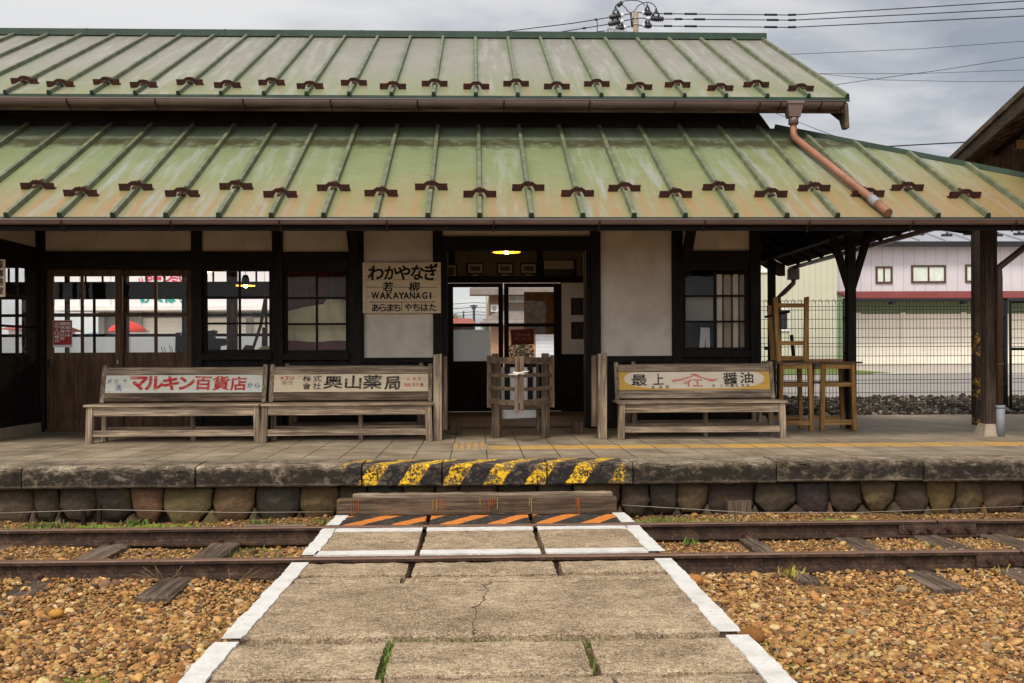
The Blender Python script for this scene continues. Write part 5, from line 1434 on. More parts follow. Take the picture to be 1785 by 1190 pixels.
def fences():
    Y = 14.45; zb, zt = W(1480, 720, Y).z, W(1480, 524, Y).z
    def panel(root, x0, x1, z0, z1, rows=12):
        mb = MB(); n = int((x1-x0)/.05); r = .0034
        for i in range(n+1):
            x = x0+(x1-x0)*i/n; mb.tube([(x, Y, z0), (x, Y-.004, (z0+z1)/2), (x, Y, z1)], r, 4, caps=False)
        for k in range(rows+1):
            z = z0+(z1-z0)*k/rows; mb.tube([(x0, Y+.006, z), (x1, Y+.006, z)], .0042, 4, caps=False)
            if k in (3, 7, rows-1): mb.tube([(x0, Y+.006, z+.05), (x1, Y+.006, z+.05)], .0042, 4, caps=False)
        for i in range(int((x1-x0)/.10)):     # folded top edge
            x = x0+.05+i*.10; mb.tube([(x, Y, z1), (x+.02, Y-.04, z1+.02), (x+.05, Y-.02, z1-.04)], .004, 4, caps=False)
        mb.build('wire_mesh', 'black_iron', root)
    xa, xm, xb = W(1326, 600, Y).x-.4, W(1474, 600, Y).x, W(1752, 600, Y).x
    root = thing('mesh_fence', ((xa+xb)/2, Y, zb), 'dark welded wire mesh fence behind the porch and desks', 'fence')
    panel(root, xa, xm-.04, zb+.03, zt); panel(root, xm+.04, xb-.05, zb+.03, zt)
    for x in (xm, xb):
        mb = MB(); mb.tube([(x, Y, .26), (x, Y, zt+.02)], .036, 12); mb.tube([(x, Y, zt+.02), (x, Y, zt+.035)], .041, 12); p = mb.build('post', 'black_iron', root)
        mb = MB(); mb.box(x-.13, x+.13, Y-.13, Y+.13, .26, zb-.06); mb.build('footing', 'kerb_concrete', p)
        for z in (.4, .9, 1.4): mb = MB(); mb.box(x-.05, x-.02, Y-.05, Y-.01, zb+z, zb+z+.03); mb.build('clip', 'black_iron', p)
    g = thing('mesh_gate', (xb+.8, Y, zb), 'dark wire mesh gate with a tubular frame right of the mesh fence', 'gate')
    x1 = xb+1.9; panel(g, xb+.09, x1, zb+.05, zt-.03)
    mb = MB()
    for z in (zb+.05, W(1770, 608, Y).z, zt-.02): mb.tube([(xb+.07, Y-.01, z), (x1, Y-.01, z)], .02, 8)
    for x in (xb+.075, x1): mb.tube([(x, Y-.01, zb+.03), (x, Y-.01, zt)], .02, 8)
    mb.build('gate_frame', 'black_iron', g)
fences()

# ------------------------------------------------------------------ hung, pinned and stored things in the rooms
def notices():
    Y = YW+.03
    x0, x1, z0, z1 = W(93, 580, Y).x, W(125, 580, Y).x, W(109, 602, Y).z, W(109, 558.5, Y).z
    root = thing('warning_notice', ((x0+x1)/2, Y, z0), 'red notice with white upright Japanese lettering on the office door glass', 'notice')
    mb = MB(); mb.box(x0-.004, x1+.004, Y, Y+.004, z0-.02, z1+.004); mb.build('plate', 'white_board', root)
    mb = MB(); mb.box(x0, x1, Y-.002, Y, z0+.008, z1); mb.build('red_sheet', 'red_notice', root)
    mb = MB(); s = (z1-z0)
    for k, (t, u, top) in enumerate((('閉館中は', .80, .95), ('関係者以外', .5, .95), ('立ち入り禁止', .2, .95))):
        n = len(t); hh = .80*s/6 if n == 6 else (.80*s/5.4)
        for i, ch in enumerate(t): write(mb, ch, (x0+(x1-x0)*u, Y-.003, z0+s*top-hh*(i+.55)), .055, hh*.84, (1, 0, 0), (0, 0, 1), 0, .016)
    mb.build('lettering', 'white_letter', root, fix=False)
    # small upright board at the bay, cut by the picture's edge
    y = 9.75; x = W(4, 480, y).x
    root = thing('hanging_board', (x, y, W(4, 520, y).z), 'narrow pale upright board with black characters hung at the office bay', 'sign')
    z0, z1 = W(4, 517, y).z, W(4, 452, y).z
    mb = MB(); mb.box(x-.045, x+.022, y, y+.02, z0, z1); mb.build('board', 'board_sign', root)
    mb = MB()
    for i, ch in enumerate('駅事務室'): write(mb, ch, (x-.012, y-.002, z1-(z1-z0)*(i+.6)/4.3), .045, .07, (1, 0, 0), (0, 0, 1), 0, .03)
    mb.build('lettering', 'black_letter', root, fix=False)
    # maroon sheet seen from behind on the rear door glass
    Y = 14.6; x0, x1, z0, z1 = W(890, 590, Y).x, W(931, 590, Y).x, W(910, 601, Y).z, W(910, 573, Y).z
    root = thing('door_notice', ((x0+x1)/2, Y, z0), 'maroon notice with two pale lines stuck on the waiting-room rear door', 'notice')
    mb = MB(); mb.hexa([(x0+.01, Y-.004, z0), (x1, Y-.004, z0+.01), (x1, Y, z0+.01), (x0+.01, Y, z0), (x0, Y-.004, z1-.01), (x1, Y-.004, z1), (x1, Y, z1), (x0, Y, z1-.01)]); mb.build('sheet', 'maroon_sheet', root)
    mb = MB()
    for r, (t, wd) in enumerate((('の日本は業', .2), ('終了しました', .24))):
        for i, ch in enumerate(t): write(mb, ch, ((x0+x1)/2+.01-wd/2+wd*(i+.5)/len(t), Y-.006, z1-.085-.058*r), -.036, .042, (1, 0, 0), (0, 0, 1), 0, .012)
    mb.build('lettering', 'pale_letter', root, fix=False)
plain('screen_pale', S(228, 210, 182), .9, var=.15, scale=5); plain('screen_tan', S(178, 154, 124), .9, var=.2, scale=5)
plain('maroon_sheet', S(120, 54, 48), .7, bump=0); plain('pale_letter', S(180, 130, 120), .7, bump=0)
notices()

def pictures():
    Y = 14.57
    def frame(p0, p1, q0, q1, lab, mount=True, plate=True, pic='picture_dark'):
        x0, x1, z0, z1 = W(p0-2, 470, Y).x, W(p1+2, 470, Y).x, W((p0+p1)/2, q1+1, Y).z, W((p0+p1)/2, q0-1, Y).z
        root = thing('wall_picture', ((x0+x1)/2, Y, z0), lab, 'picture', 'pictures on the waiting-room wall')
        mb = MB(); t = .018
        for a, b, c, d in ((x0, x1, z0, z0+t), (x0, x1, z1-t, z1), (x0, x0+t, z0+t, z1-t), (x1-t, x1, z0+t, z1-t)): mb.box(a, b, Y-.02, Y+.01, c, d)
        mb.build('frame', 'dark_wood_x', root)
        mb = MB(); mb.box(x0+t, x1-t, Y-.008, Y+.008, z0+t, z1-t); mb.build('mount', 'picture_mount', root)
        m = .032 if mount else .0; mb = MB(); mb.box(x0+t+m, x1-t-m, Y-.010, Y-.008, z0+t+m, z1-t-m-(0 if mount else .12)); mb.build('print', pic, root)
        if plate: mb = MB(); cx = (x0+x1)/2; mb.box(cx-.05, cx+.05, Y-.02, Y-.012, z0-.045, z0+.02); mb.build('caption_card', 'picture_mount', root)
    frame(816, 841, 459, 477, 'small framed picture over the rear door, nearest the square framed sheet')
    frame(868, 893, 459, 477, 'small framed picture straight below the lit lamp inside the entrance')
    frame(909, 934, 459, 477, 'small framed picture between the lamp and the large framed photograph')
    frame(948, 1000, 453, 486, 'large framed photograph high on the waiting-room wall', False, False)
    frame(775, 795, 461, 485, 'square framed sheet in the dark corner of the waiting room', True, False)
    # white display panel with two photographs
    x0, x1, z0, z1 = W(979, 550, Y).x, W(1026, 550, Y).x, W(1000, 617, Y).z, W(1000, 493, Y).z
    root = thing('display_panel', ((x0+x1)/2, Y, z0), 'pale display panel with two dark photographs inside the entrance', 'display panel')
    mb = MB(); mb.box(x0, x1, Y-.015, Y, z0, z1); mb.build('panel', 'white_board', root)
    for q0, q1 in ((519, 549), (561, 591)):
        mb = MB(); mb.box(W(995, 540, Y).x, W(1022, 540, Y).x, Y-.02, Y-.015, W(1000, q1, Y).z, W(1000, q0, Y).z); mb.build('photograph', 'picture_dark', root)
pictures()

def lamps():
    def lamp(p, q_, Y, flat, lab, r=.17, e=5):
        c = W(p, q_, Y); root = thing('pendant_lamp', tuple(c), lab, 'lamp', 'lit enamel pendant lamps')
        h = .055 if flat else .085
        mb = MB(); mb.lathe(c, [(r, 0), (r*.75, h*.30), (r*.4, h*.62), (.05, h), (.03, h+.05), (.0, h+.055)], 24); mb.lathe(c, [(r*1.02, -.006), (r*1.02, .004), (r, 0)], 24); mb.build('shade', 'enamel_shade', root)
        mb = MB(); mb.lathe((c.x, c.y, c.z-.004), [(r*.98, 0), (r*.72, h*.28), (r*.36, h*.58), (.03, h*.9)], 24); mb.build('shade_lining', 'shade_inside', root)
        mb = MB(); mb.lathe((c.x, c.y, c.z-.028), [(0, -.005), (.016, .0), (.026, .016), (.028, .032), (.02, .055), (.014, .08)], 14); mb.build('bulb', 'bulb_glow', root)
        mb = MB(); mb.tube([(c.x, c.y, c.z+h+.05), (c.x, c.y, 2.93)], .004, 5); mb.build('cord', 'cable_black', root)
        li = bpy.data.lights.new('bulb_light', 'POINT'); li.energy = e; li.color = (1, .68, .32); li.shadow_soft_size = .05
        lo = bpy.data.objects.new('bulb_light', li); COL.objects.link(lo); lo.parent = root; lo.location = (0, 0, -.08)
    lamp(883, 439, 12.6, True, 'lit pendant lamp hanging just inside the entrance', .18)
    lamp(428, 497, 13.4, False, 'lit conical pendant lamp in the office window with clear view of its bulb', .125, 16)
    lamp(364, 472, 14.6, False, 'lit pendant lamp half hidden behind the office window frame', .09, 4)
lamps()

def room_clutter():
    # levers and stationery on the office sill, silhouettes against the far windows
    Y = 13.0
    P = lambda p, q_: W(p, q_, Y)
    def extr(name, poly, m, lab, cat, d=.2, Yd=None):
        y = Yd or Y; pts = [W(a, b, y) for a, b in poly]; x = sum(p.x for p in pts)/len(pts)
        mb = MB(); mb.prism(pts, (0, d, 0)); o = mb.build(name, m); o.data.name = name; tag(o, lab, cat); return o
    t = thing('office_table', (W(400, 640, 13).x, 13, PZ), 'dark office table under the two windows crowded with tools', 'table')
    mb = MB(); mb.box(W(300, 620, 13).x, W(470, 620, 13).x, 12.8, 13.5, P(400, 619).z-.03, P(400, 619).z); mb.build('table_top', 'brown_wood_x', t)
    for p in (305, 465): mb = MB(); x = W(p, 620, 13).x; mb.box(x-.03, x+.03, 12.85, 12.91, PZ, P(400, 619).z-.03); mb.build('leg', 'brown_wood_z', t)
    zt = P(400, 619).z
    m = thing('ticket_machine', tuple(P(345, 619)), 'dark iron ticket dating machine on the office table', 'machine')
    mb = MB(); mb.prism([P(305, 618), P(306, 580), P(312, 579), P(314, 586), P(326, 583), P(328, 578), P(333, 580), P(333, 618), P(322, 618), P(320, 600), P(314, 602), P(313, 618)], (0, .12, 0)); mb.build('press', 'black_iron', m)
    mb = MB(); mb.prism([P(342, 618), P(342, 590), P(359, 588), P(360, 577), P(373, 575), P(375, 578), P(370, 583), P(371, 589), P(393, 590), P(394, 595), P(388, 602), P(380, 603), P(378, 618)], (0, .15, 0)); mb.build('bed', 'black_iron', m)
    b = thing('pencil_rack', tuple(P(290, 619)), 'row of thin pens standing on the office sill', 'pens')
    for p, q0, l in ((281, 604, 4), (286, 604, 3), (295, 601, 4), (299, 603, 3), (306, 604, 2)):
        mb = MB(); mb.tube([P(p+l, 619), P(p, q0)], .004, 5); mb.build('pen', 'black_iron', b)
    o = extr('lever_arm', [(437, 612), (441, 612), (456, 568), (465, 520), (461, 512), (455, 545), (452, 565)], 'stick_brown', 'slanting brown lever arm seen through the lamp window', 'lever', .04)
    extr('wooden_block', [(456, 603), (457, 570), (463, 571), (464, 603)], 'stick_brown', 'upright wooden block beside the slanting lever in the office', 'block', .06)
    extr('cloth_bundle', [(446, 613), (452, 606), (458, 603), (470, 603), (474, 613)], 'cream_cloth', 'low bundle covered with pale cloth in the office window', 'bundle', .2)
    extr('card_box', [(420, 612), (428, 601), (440, 602), (437, 613)], 'stick_brown', 'small tilted box below the lever in the office window', 'box', .1)
    # big red cabinet under a pale dust cloth
    Yc = 11.72; c = W(560, 620, Yc); k = thing('draped_cabinet', (c.x, Yc, PZ), 'dark red cabinet under a pale dust cloth behind the office window', 'cabinet')
    xa, xb = W(490, 600, Yc).x, W(628, 600, Yc).x; z1 = W(560, 590, Yc).z
    mb = MB(); mb.box(xa, xb, Yc, Yc+.5, PZ, z1); mb.build('body', 'cabinet_red', k, bevel=.01)
    mb = MB(); nx, nz = 24, 14; prof = lambda u: W(520, 546-8*math.sin(u*3)-(18 if u > .55 else 14*u), Yc).z
    G = [[(xa+(xb-xa)*i/nx, Yc-.03-.02*math.sin(i*1.3+j*.3)-.03*(1-j/nz), (lambda z0, z1_: z0+(z1_-z0)*j/nz)(W(520, 595-1.2*math.sin(i*.45), Yc).z, prof(i/nx))) for j in range(nz+1)] for i in range(nx+1)]
    for i in range(nx):
        for j in range(nz): mb.face([G[i][j], G[i+1][j], G[i+1][j+1], G[i][j+1]], smooth=True)
    for i in range(nx): a, b_ = G[i][nz], G[i+1][nz]; mb.face([a, b_, (b_[0], Yc+.5, b_[2]-.03), (a[0], Yc+.5, a[2]-.03)], smooth=True)
    mb.build('dust_cloth', 'cream_cloth', k, fix=False)
    mb = MB(); mb.box(W(497, 500, 12.4).x, W(632, 500, 12.4).x, 12.3, 12.7, PZ, 2.5)
    o = mb.build('tall_cupboard', 'cabinet_red', bevel=.01); tag(o, 'tall dark red cupboard at the back of the office behind the draped cabinet', 'cupboard')
    mb = MB()
    for p in (505, 535, 580): x = W(p, 500, 12.28).x; mb.box(x-.02, x+.02, 12.28, 12.30, 1.0, 2.45)
    d = mb.build('moulding', 'stick_brown'); d.parent = o
    # pale boards and a screen leaning inside the right-hand room
    s = thing('folding_screen', (W(1275, 620, 11.62).x, 11.62, PZ), 'pale folding screen standing inside the window behind the yellow-backed bench', 'screen')
    for i in range(4):
        x0 = W(1250+i*14, 600, 11.62).x; mb = MB(); y = 11.60+(.05 if i % 2 else 0); mb.box(x0, x0+(.075 if i % 2 else .055), y, y+.02, PZ, 2.22); mb.build('screen_panel', ('screen_pale', 'screen_tan')[i % 2], s)
    n = thing('notice_stand', (W(1220, 620, 11.63).x, 11.63, PZ), 'grey notice board on legs inside the window behind the yellow-backed bench', 'notice stand')
    mb = MB(); mb.box(W(1196, 560, 11.63).x, W(1243, 560, 11.63).x, 11.63, 11.66, W(1220, 560, 11.63).z, W(1220, 517, 11.63).z); mb.build('board', 'shop_grey', n)
    for p in (1198, 1240): x = W(p, 560, 11.63).x; mb = MB(); mb.box(x-.02, x+.02, 11.66, 11.70, PZ, W(1220, 515, 11.63).z); mb.build('leg', 'dark_wood_z', n)
    for p0, p1, t in ((1219, 1228, 3), (1231, 1238, -1)):
        mb = MB(); a = W(p0, 612, 11.60); b_ = W(p1, 612, 11.60); a2 = W(p0+t, 570, 11.60); b2 = W(p1+t, 572, 11.60)
        mb.prism([a, b_, b2, a2], (0, .02, 0)); o = mb.build('leaning_board', 'white_board'); tag(o, 'narrow white board leaning inside the window, %s' % ('slanting towards the screen' if t > 0 else 'upright next to the slanting one'), 'board', 'white boards leaning in the right-hand room')
room_clutter()

# ------------------------------------------------------------------ beyond the station
GZ = .29
def window_part(mb_parent, x0, x1, z0, z1, y, leaves=2, fm='frame_brown', pm='pane_green', t=.07):
    mb = MB()
    for a, b, c, d in ((x0, x1, z0, z0+t), (x0, x1, z1-t, z1), (x0, x0+t, z0+t, z1-t), (x1-t, x1, z0+t, z1-t)): mb.box(a, b, y-.06, y+.02, c, d)
    for i in range(1, leaves): x = x0+(x1-x0)*i/leaves; mb.box(x-.03, x+.03, y-.05, y+.02, z0+t, z1-t)
    f = mb.build('window', fm, mb_parent)
    mb = MB(); mb.box(x0+t, x1-t, y-.02, y+.01, z0+t, z1-t); mb.build('pane', pm, f); return f

def warehouse():
    Y = 38.0; P = lambda p, q_: W(p, q_, Y)
    xa, xb = P(1458, 480).x, P(1458, 480).x+24
    zw = P(1600, 427).z; zr = P(1600, 412).z+.35
    root = thing('warehouse', ((xa+xb)/2, Y, GZ), 'long pale pink clad warehouse with a red awning and cream shutters', 'warehouse')
    mb = MB(); mb.box(xa, xb, Y, Y+9, P(1600, 520).z, zw); mb.build('upper_wall', 'pink_cladding', root)
    mb = MB(); mb.box(xa, xb, Y+.02, Y+9, GZ, P(1600, 520).z); mb.build('lower_wall', 'green_panel_wall', root)
    mb = MB(); mb.prism([(xa-.3, Y-.5, zw-.02), (xa-.3, Y-.5, zw+.10), (xa-.3, Y+4.5, zw+1.55), (xa-.3, Y+9.5, zw+.10), (xa-.3, Y+9.5, zw-.02)], (xb-xa+.6, 0, 0))
    rf = mb.build('roof', 'grey_roof_seams', root)
    mb = MB(); mb.box(xa-.3, xb+.3, Y-.56, Y-.50, zw-.12, zw+.08); mb.build('fascia', 'black_iron', rf)
    mb = MB()
    for k in range(24): x = xa+k; mb.beam((x, Y-.5, zw+.13), (x, Y+4.5, zw+1.58), .05, .05)
    mb.build('roof_seam', 'grey_roof_seams', rf)
    for k in range(22):
        x = xa+.55+k*1.0; yy = Y+.5+(k % 2)*.25; z = zw+.11+(yy-Y+.5)*.29
        mb = MB(); mb.prism([(x-.22, yy, z), (x-.22, yy, z+.09), (x-.06, yy, z+.09), (x, yy, z+.17), (x+.06, yy, z+.09), (x+.22, yy, z+.09), (x+.22, yy, z)], (0, .03, 0)); mb.build('snow_guard', 'black_iron', rf)
    for p0, p1, q0, q1 in ((1526, 1555, 464, 494), (1588, 1648, 462, 493), (1682, 1742, 461, 492), (1790, 1850, 461, 492)): window_part(root, P(p0, 480).x, P(p1, 480).x, P(p0, q1).z, P(p0, q0).z, Y-.0)
    z0 = P(1600, 521).z; mb = MB(); x0 = P(1458, 520).x
    mb.prism([(x0, Y-.02, z0+.30), (x0, Y-1.3, z0-.02), (x0, Y-1.3, z0-.10), (x0, Y-.02, z0+.22)], (xb-x0, 0, 0)); mb.build('awning', 'awning_red', root)
    mb = MB(); mb.box(x0, xb, Y-1.32, Y-1.29, z0-.16, z0-.04)
    for k in range(8): mb.box(x0+1.6+k*2.7, x0+1.75+k*2.7, Y-1.28, Y-1.0, z0-.26, z0-.10)
    mb.build('awning_frame', 'black_iron', root)
    zs = P(1600, 547).z
    for p0, p1 in ((1500, 1570), (1576, 1675), (1682, 1786), (1792, 1890)):
        mb = MB(); mb.box(P(p0, 600).x, P(p1, 600).x, Y-.03, Y+.01, GZ, zs); mb.build('shutter', 'shutter_slats', root)
    for p in (1495, 1573, 1678.5, 1789): mb = MB(); x = P(p, 600).x; mb.box(x-.09, x+.09, Y-.10, Y+.01, GZ, zs+.05); mb.build('shutter_post', 'shutter_cream', root)
    # the pale green building in front of it
    Y2 = 34.0; Q = lambda p, q_: W(p, q_, Y2); x1 = Q(1459, 560).x; x0 = x1-12; zt = 7.6
    r2 = thing('green_building', ((x0+x1)/2, Y2, GZ), 'pale green clad building seen behind the porch, left of the warehouse', 'building')
    mb = MB(); mb.box(x0, x1, Y2, Y2+3.8, GZ, zt); mb.build('wall', 'green_cladding', r2)
    mb = MB(); mb.box(x1+.01, x1+.42, Y2+.4, Y2+3.9, GZ, Q(1465, 517).z); mb.build('side_panel', 'green_panel_wall', r2)
    mb = MB(); mb.box(x0-.3, x1+.3, Y2-.4, Y2+4.2, zt, zt+.25); mb.build('roof', 'grey_roof_seams', r2)
    window_part(r2, Q(1348, 560).x, Q(1375, 560).x, Q(1360, 577).z, Q(1360, 538).z, Y2, 1, 'white_wall', 'black_iron', .06)
    window_part(r2, Q(1322, 460).x, Q(1345, 460).x, Q(1340, 475).z, Q(1340, 455).z, Y2, 2, 'white_wall', 'pane_green', .06)
    mb = MB(); z = Q(1400, 628).z; mb.box(Q(1395, 628).x, x1, Y2-1.1, Y2-.02, z-.05, z+.05)
    for p in (1412, 1458): mb.box(Q(p, 640).x-.04, Q(p, 640).x+.04, Y2-1.08, Y2-1.0, GZ, z-.05)
    mb.build('ledge', 'stick_brown', r2)
warehouse()

def shelter():
    """the neighbouring timber shed: its long eave comes towards the camera at the right, bare rafters under it"""
    ze = 3.85; far = Vector((W(1662, 281, 13.27).x, 13.27, ze)); near = Vector((W(1800, 153, 9.63).x, 9.63, ze))
    ev = (near-far).normalized(); near = far+ev*7.5; nr = Vector((-ev.y, ev.x, 0)); nr = nr if nr.x > 0 else -nr
    up = (nr*1.0+Vector((0, 0, .42))); L = 3.6
    root = thing('timber_shed', tuple(far+nr*1.5-Vector((0, 0, ze-GZ))), 'weathered timber shed roof with bare rafters rising behind the right end of the station', 'shed')
    P = lambda t, u, h=0.0: far+ev*t+up*u+Vector((0, 0, h))
    T = (near-far).length
    mb = MB(); mb.hexa([P(-.1, -.05, .0), P(T, -.05, .0), P(T, L, .0), P(-.1, L, .0), P(-.1, -.05, .05), P(T, -.05, .05), P(T, L, .05), P(-.1, L, .05)]); mb.build('roof', 'brown_wood_y', root)
    mb = MB(); mb.beam(P(-.12, -.07, -.05), P(T, -.07, -.05), .035, .20); mb.build('eave_board', 'brown_wood_y', root)
    mb = MB(); mb.beam(P(-.12, -.10, .03), P(T, -.10, .03), .03, .06); mb.build('eave_strip', 'gate_wood_y', root)
    for k in range(15): mb = MB(); t = .1+k*.5; mb.beam(P(t, .02, -.05), P(t, L, -.05), .05, .08); mb.build('rafter', 'gate_wood_x', root)
    for u in (.55, 1.4, 2.3): mb = MB(); mb.beam(P(0, u, -.14), P(T, u, -.14), .07, .09); mb.build('purlin', 'brown_wood_y', root)
    for t in (1.1, 3.2): mb = MB(); a = P(t, .5, -.22); b = a+nr*3.4; mb.beam(a, b, .09, .10); mb.build('tie_beam', 'ochre_wood_x', root)
    mb = MB(); n = 14
    for i in range(n):
        u0, u1 = .2+i*.22, .2+(i+1)*.22-.01; a, b = P(.05, u0-.012), P(.05, u1+.012)
        mb.hexa([(a.x, a.y, 3.1), (b.x, b.y, 3.1), (b.x-ev.x*.03, b.y-ev.y*.03, 3.1), (a.x-ev.x*.03, a.y-ev.y*.03, 3.1), (a.x, a.y, a.z-.02), (b.x, b.y, b.z-.02), (b.x-ev.x*.03, b.y-ev.y*.03, b.z-.02), (a.x-ev.x*.03, a.y-ev.y*.03, a.z-.02)])
    mb.build('gable_boards', 'brown_wood_z', root)
    for t in (.1, 3.2, 6.3): mb = MB(); c = P(t, 3.0); mb.box(c.x-.07, c.x+.07, c.y-.07, c.y+.07, GZ, c.z-.1); mb.build('post', 'brown_wood_z', root)
shelter()

def cable(name, pts, r, lab, m='cable_black', group='overhead cables beyond the roof', sag=0.0, bits=()):
    P = [Vector(p) for p in pts]; Q = []
    for a, b in zip(P, P[1:]):
        n = 10
        for i in range(n): t = i/n; Q.append(a+(b-a)*t-Vector((0, 0, sag*4*t*(1-t))))
    Q.append(P[-1]); mb = MB(); mb.tube(Q, r, 5)
    for t0, t1 in bits:
        i0, i1 = t0*(len(Q)-1), t1*(len(Q)-1); g = lambda t: Q[int(t)]+(Q[min(int(t)+1, len(Q)-1)]-Q[int(t)])*(t-int(t)); mb.tube([g(i0), g(i1)], r*2.3, 5)
    return tag(mb.build(name, m), lab, 'cable', group)

def power_pole():
    Y = 32.0; P = lambda p, q_, y=Y: W(p, q_, y); k = Y/F
    top = P(1108, 21); root = thing('utility_pole', (top.x, Y, GZ), 'concrete utility pole top with dark insulators above the upper roof ridge', 'utility pole')
    mb = MB(); mb.tube([(top.x, Y, GZ), (top.x, Y, top.z)], [.16, .088], 14); mb.build('shaft', 'pole_concrete', root)
    for q_ in (32, 43): mb = MB(); c = P(1108, q_); mb.tube([(top.x, Y, c.z-.02), (top.x, Y, c.z+.02)], .105, 14); mb.build('band', 'galvanised', root)
    mb = MB(); c0, c1 = P(1099.5, 22), P(1102, 47); mb.tube([c0, c1], .035, 8); mb.build('bracket_post', 'insulator_dark', root)
    mb = MB(); a, b = P(1059, 51, 31.4), P(1112, 61, 31.8); mb.beam(a, b, .07, .10); mb.build('cross_arm', 'galvanised', root)
    for p in (1056, 1063, 1067): mb = MB(); c = P(p, 52, 31.4); mb.tube([c, c-Vector((0, 0, .16))], .03, 6); mb.build('arm_clamp', 'galvanised', root)
    # strain insulators: (tip towards cable, root towards the pole)
    for (ax, ay), (bx, by) in (((1062, 30), (1098, 24)), ((1060, 42), (1098, 34)), ((1073, 50), (1099, 46)), ((1136, 23.5), (1112, 21)), ((1157, 33), (1114, 31)), ((1136, 45), (1113, 43.5))):
        A, B = P(ax, ay), P(bx, by); d = B-A
        mb = MB(); n = 7; pts = []; rad = []
        for i in range(n*2+1): t = i/(n*2); pts.append(A+d*.55*t); rad.append(.04+(.04 if i % 2 else 0)+.03*math.sin(math.pi*t))
        mb.tube(pts, rad, 10); ins = mb.build('insulator', 'insulator_dark', root)
        mb = MB(); mb.tube([A+d*.55, A+d*.72], [.075, .05], 10); mb.build('insulator_end', 'insulator_white', ins)
        mb = MB(); mb.tube([A+d*.72, B], .018, 5); mb.build('link', 'insulator_dark', ins)
        h = Vector((0, 0, .17)); c = A+d*.33
        mb = MB(); mb.tube([c-d*.10+h*.3, c-d*.14+h*.9, c+h*1.45, c+d*.08+h*.9, c+d*.12+h*.3], [.055, .03, .05, .035, .05], 7); mb.tube([c+h*1.3, c+h*1.9], [.03, .014], 8); mb.build('clamp_cover', 'insulator_dark', ins)
    def loop(pts, lab=None): mb = MB(); mb.tube([P(*p) for p in pts], .014, 6); mb.build('jumper_wire', 'cable_black', root)
    loop([(1071, 16), (1073, 10), (1079, 5), (1088, 1.5), (1100, 0), (1112, 1), (1120, 4), (1124, 10)])
    loop([(1076, 10), (1084, 8), (1090, 13), (1095, 20), (1100, 22), (1106, 19), (1112, 10), (1120, 5), (1130, 3.5), (1139, 7), (1144, 14), (1146, 20)])
    loop([(1041, 33), (1041, 52), (1044, 58), (1050, 60), (1053, 55)])
    mb = MB(); c = P(1080, 7); mb.tube([P(1077, 10), P(1084, 4)], .07, 8); mb.build('splice_cover', 'insulator_dark', root)
    B = lambda p, q_, y: W(p, q_, y)
    cable('power_cable', [P(1062, 30), B(1000, 40, 33), B(823, 61.5, 36), B(500, 95, 42)], .016, 'power cable leaving the pole to the left, highest of the three', bits=((.115, .13),))
    cable('power_cable', [P(1060, 42), B(980, 55, 33), B(930, 62, 34), B(700, 95, 38)], .016, 'power cable leaving the pole to the left, middle of the three', bits=((.16, .18),))
    cable('power_cable', [B(1056, 53, 31.4), B(1008, 60, 32), B(800, 92, 36)], .016, 'power cable leaving the pole arm to the left, lowest of the three')
    for (p, q0), (q1, nm) in zip(((1136, 23.5), (1157, 33), (1136, 45)), ((0.5, 'highest'), (14, 'middle'), (27, 'lowest'))):
        e = B(1800, q1, 28)
        cable('power_cable', [P(p, q0), B(1380, q0+(2.5 if nm != 'middle' else 2), 30.8), B(1600, (q0+q1)/2+1, 29.4), e], .016, 'thick power cable leaving the pole to the right, %s of the three' % nm, bits=((.03, .05), (.08, .11), (.27, .30), (.325, .345)))
    g = 'thin wires in the right-hand sky'
    cable('sky_wire', [B(1340, 96, 45), B(1390, 94, 45), B(1600, 85, 44), B(1800, 70.5, 43)], .012, 'thin wire in open sky below the three thick cables', group=g)
    cable('sky_wire', [B(1420, 128, 46), B(1600, 128, 46), B(1800, 121, 46)], .011, 'thin nearly level wire meeting the upper roof verge', group=g)
    cable('sky_wire', [B(1425, 128, 46), B(1540, 139, 46), B(1680, 142, 46), B(1800, 141, 46)], .011, 'thin wire sloping down rightwards from the upper roof verge', group=g)
    cable('sky_wire', [B(1440, 150, 40), B(1500, 141, 40), B(1640, 122, 39), B(1800, 97, 38)], .012, 'thin wire climbing rightwards across two others beside the roof verge', group=g)
    cable('sky_wire', [B(1325, 186, 40), B(1390, 212, 38), B(1450, 235, 36), B(1520, 258, 34)], .011, 'thin wire descending behind the copper downpipe', group=g)
    cable('sky_wire', [B(1530, 256, 45), B(1620, 251, 44), B(1700, 247, 43), B(1760, 243, 43)], .03, 'bundled wire running behind the timber shed roof', group=g)
    cable('sky_wire', [B(1610, 270, 45), B(1680, 276, 44)], .011, 'short thin wire low behind the hip of the lower roof', group=g)
    cable('sky_wire', [B(1692, 380, 60), B(1692, 402, 60)], .02, 'short hanging wire above the warehouse roof', group=g)
    cable('sky_wire', [B(1660, 414, 60), B(1700, 380, 58), B(1740, 345, 56)], .012, 'slanting wire above the warehouse roof beside the striped post', group=g)
power_pole()

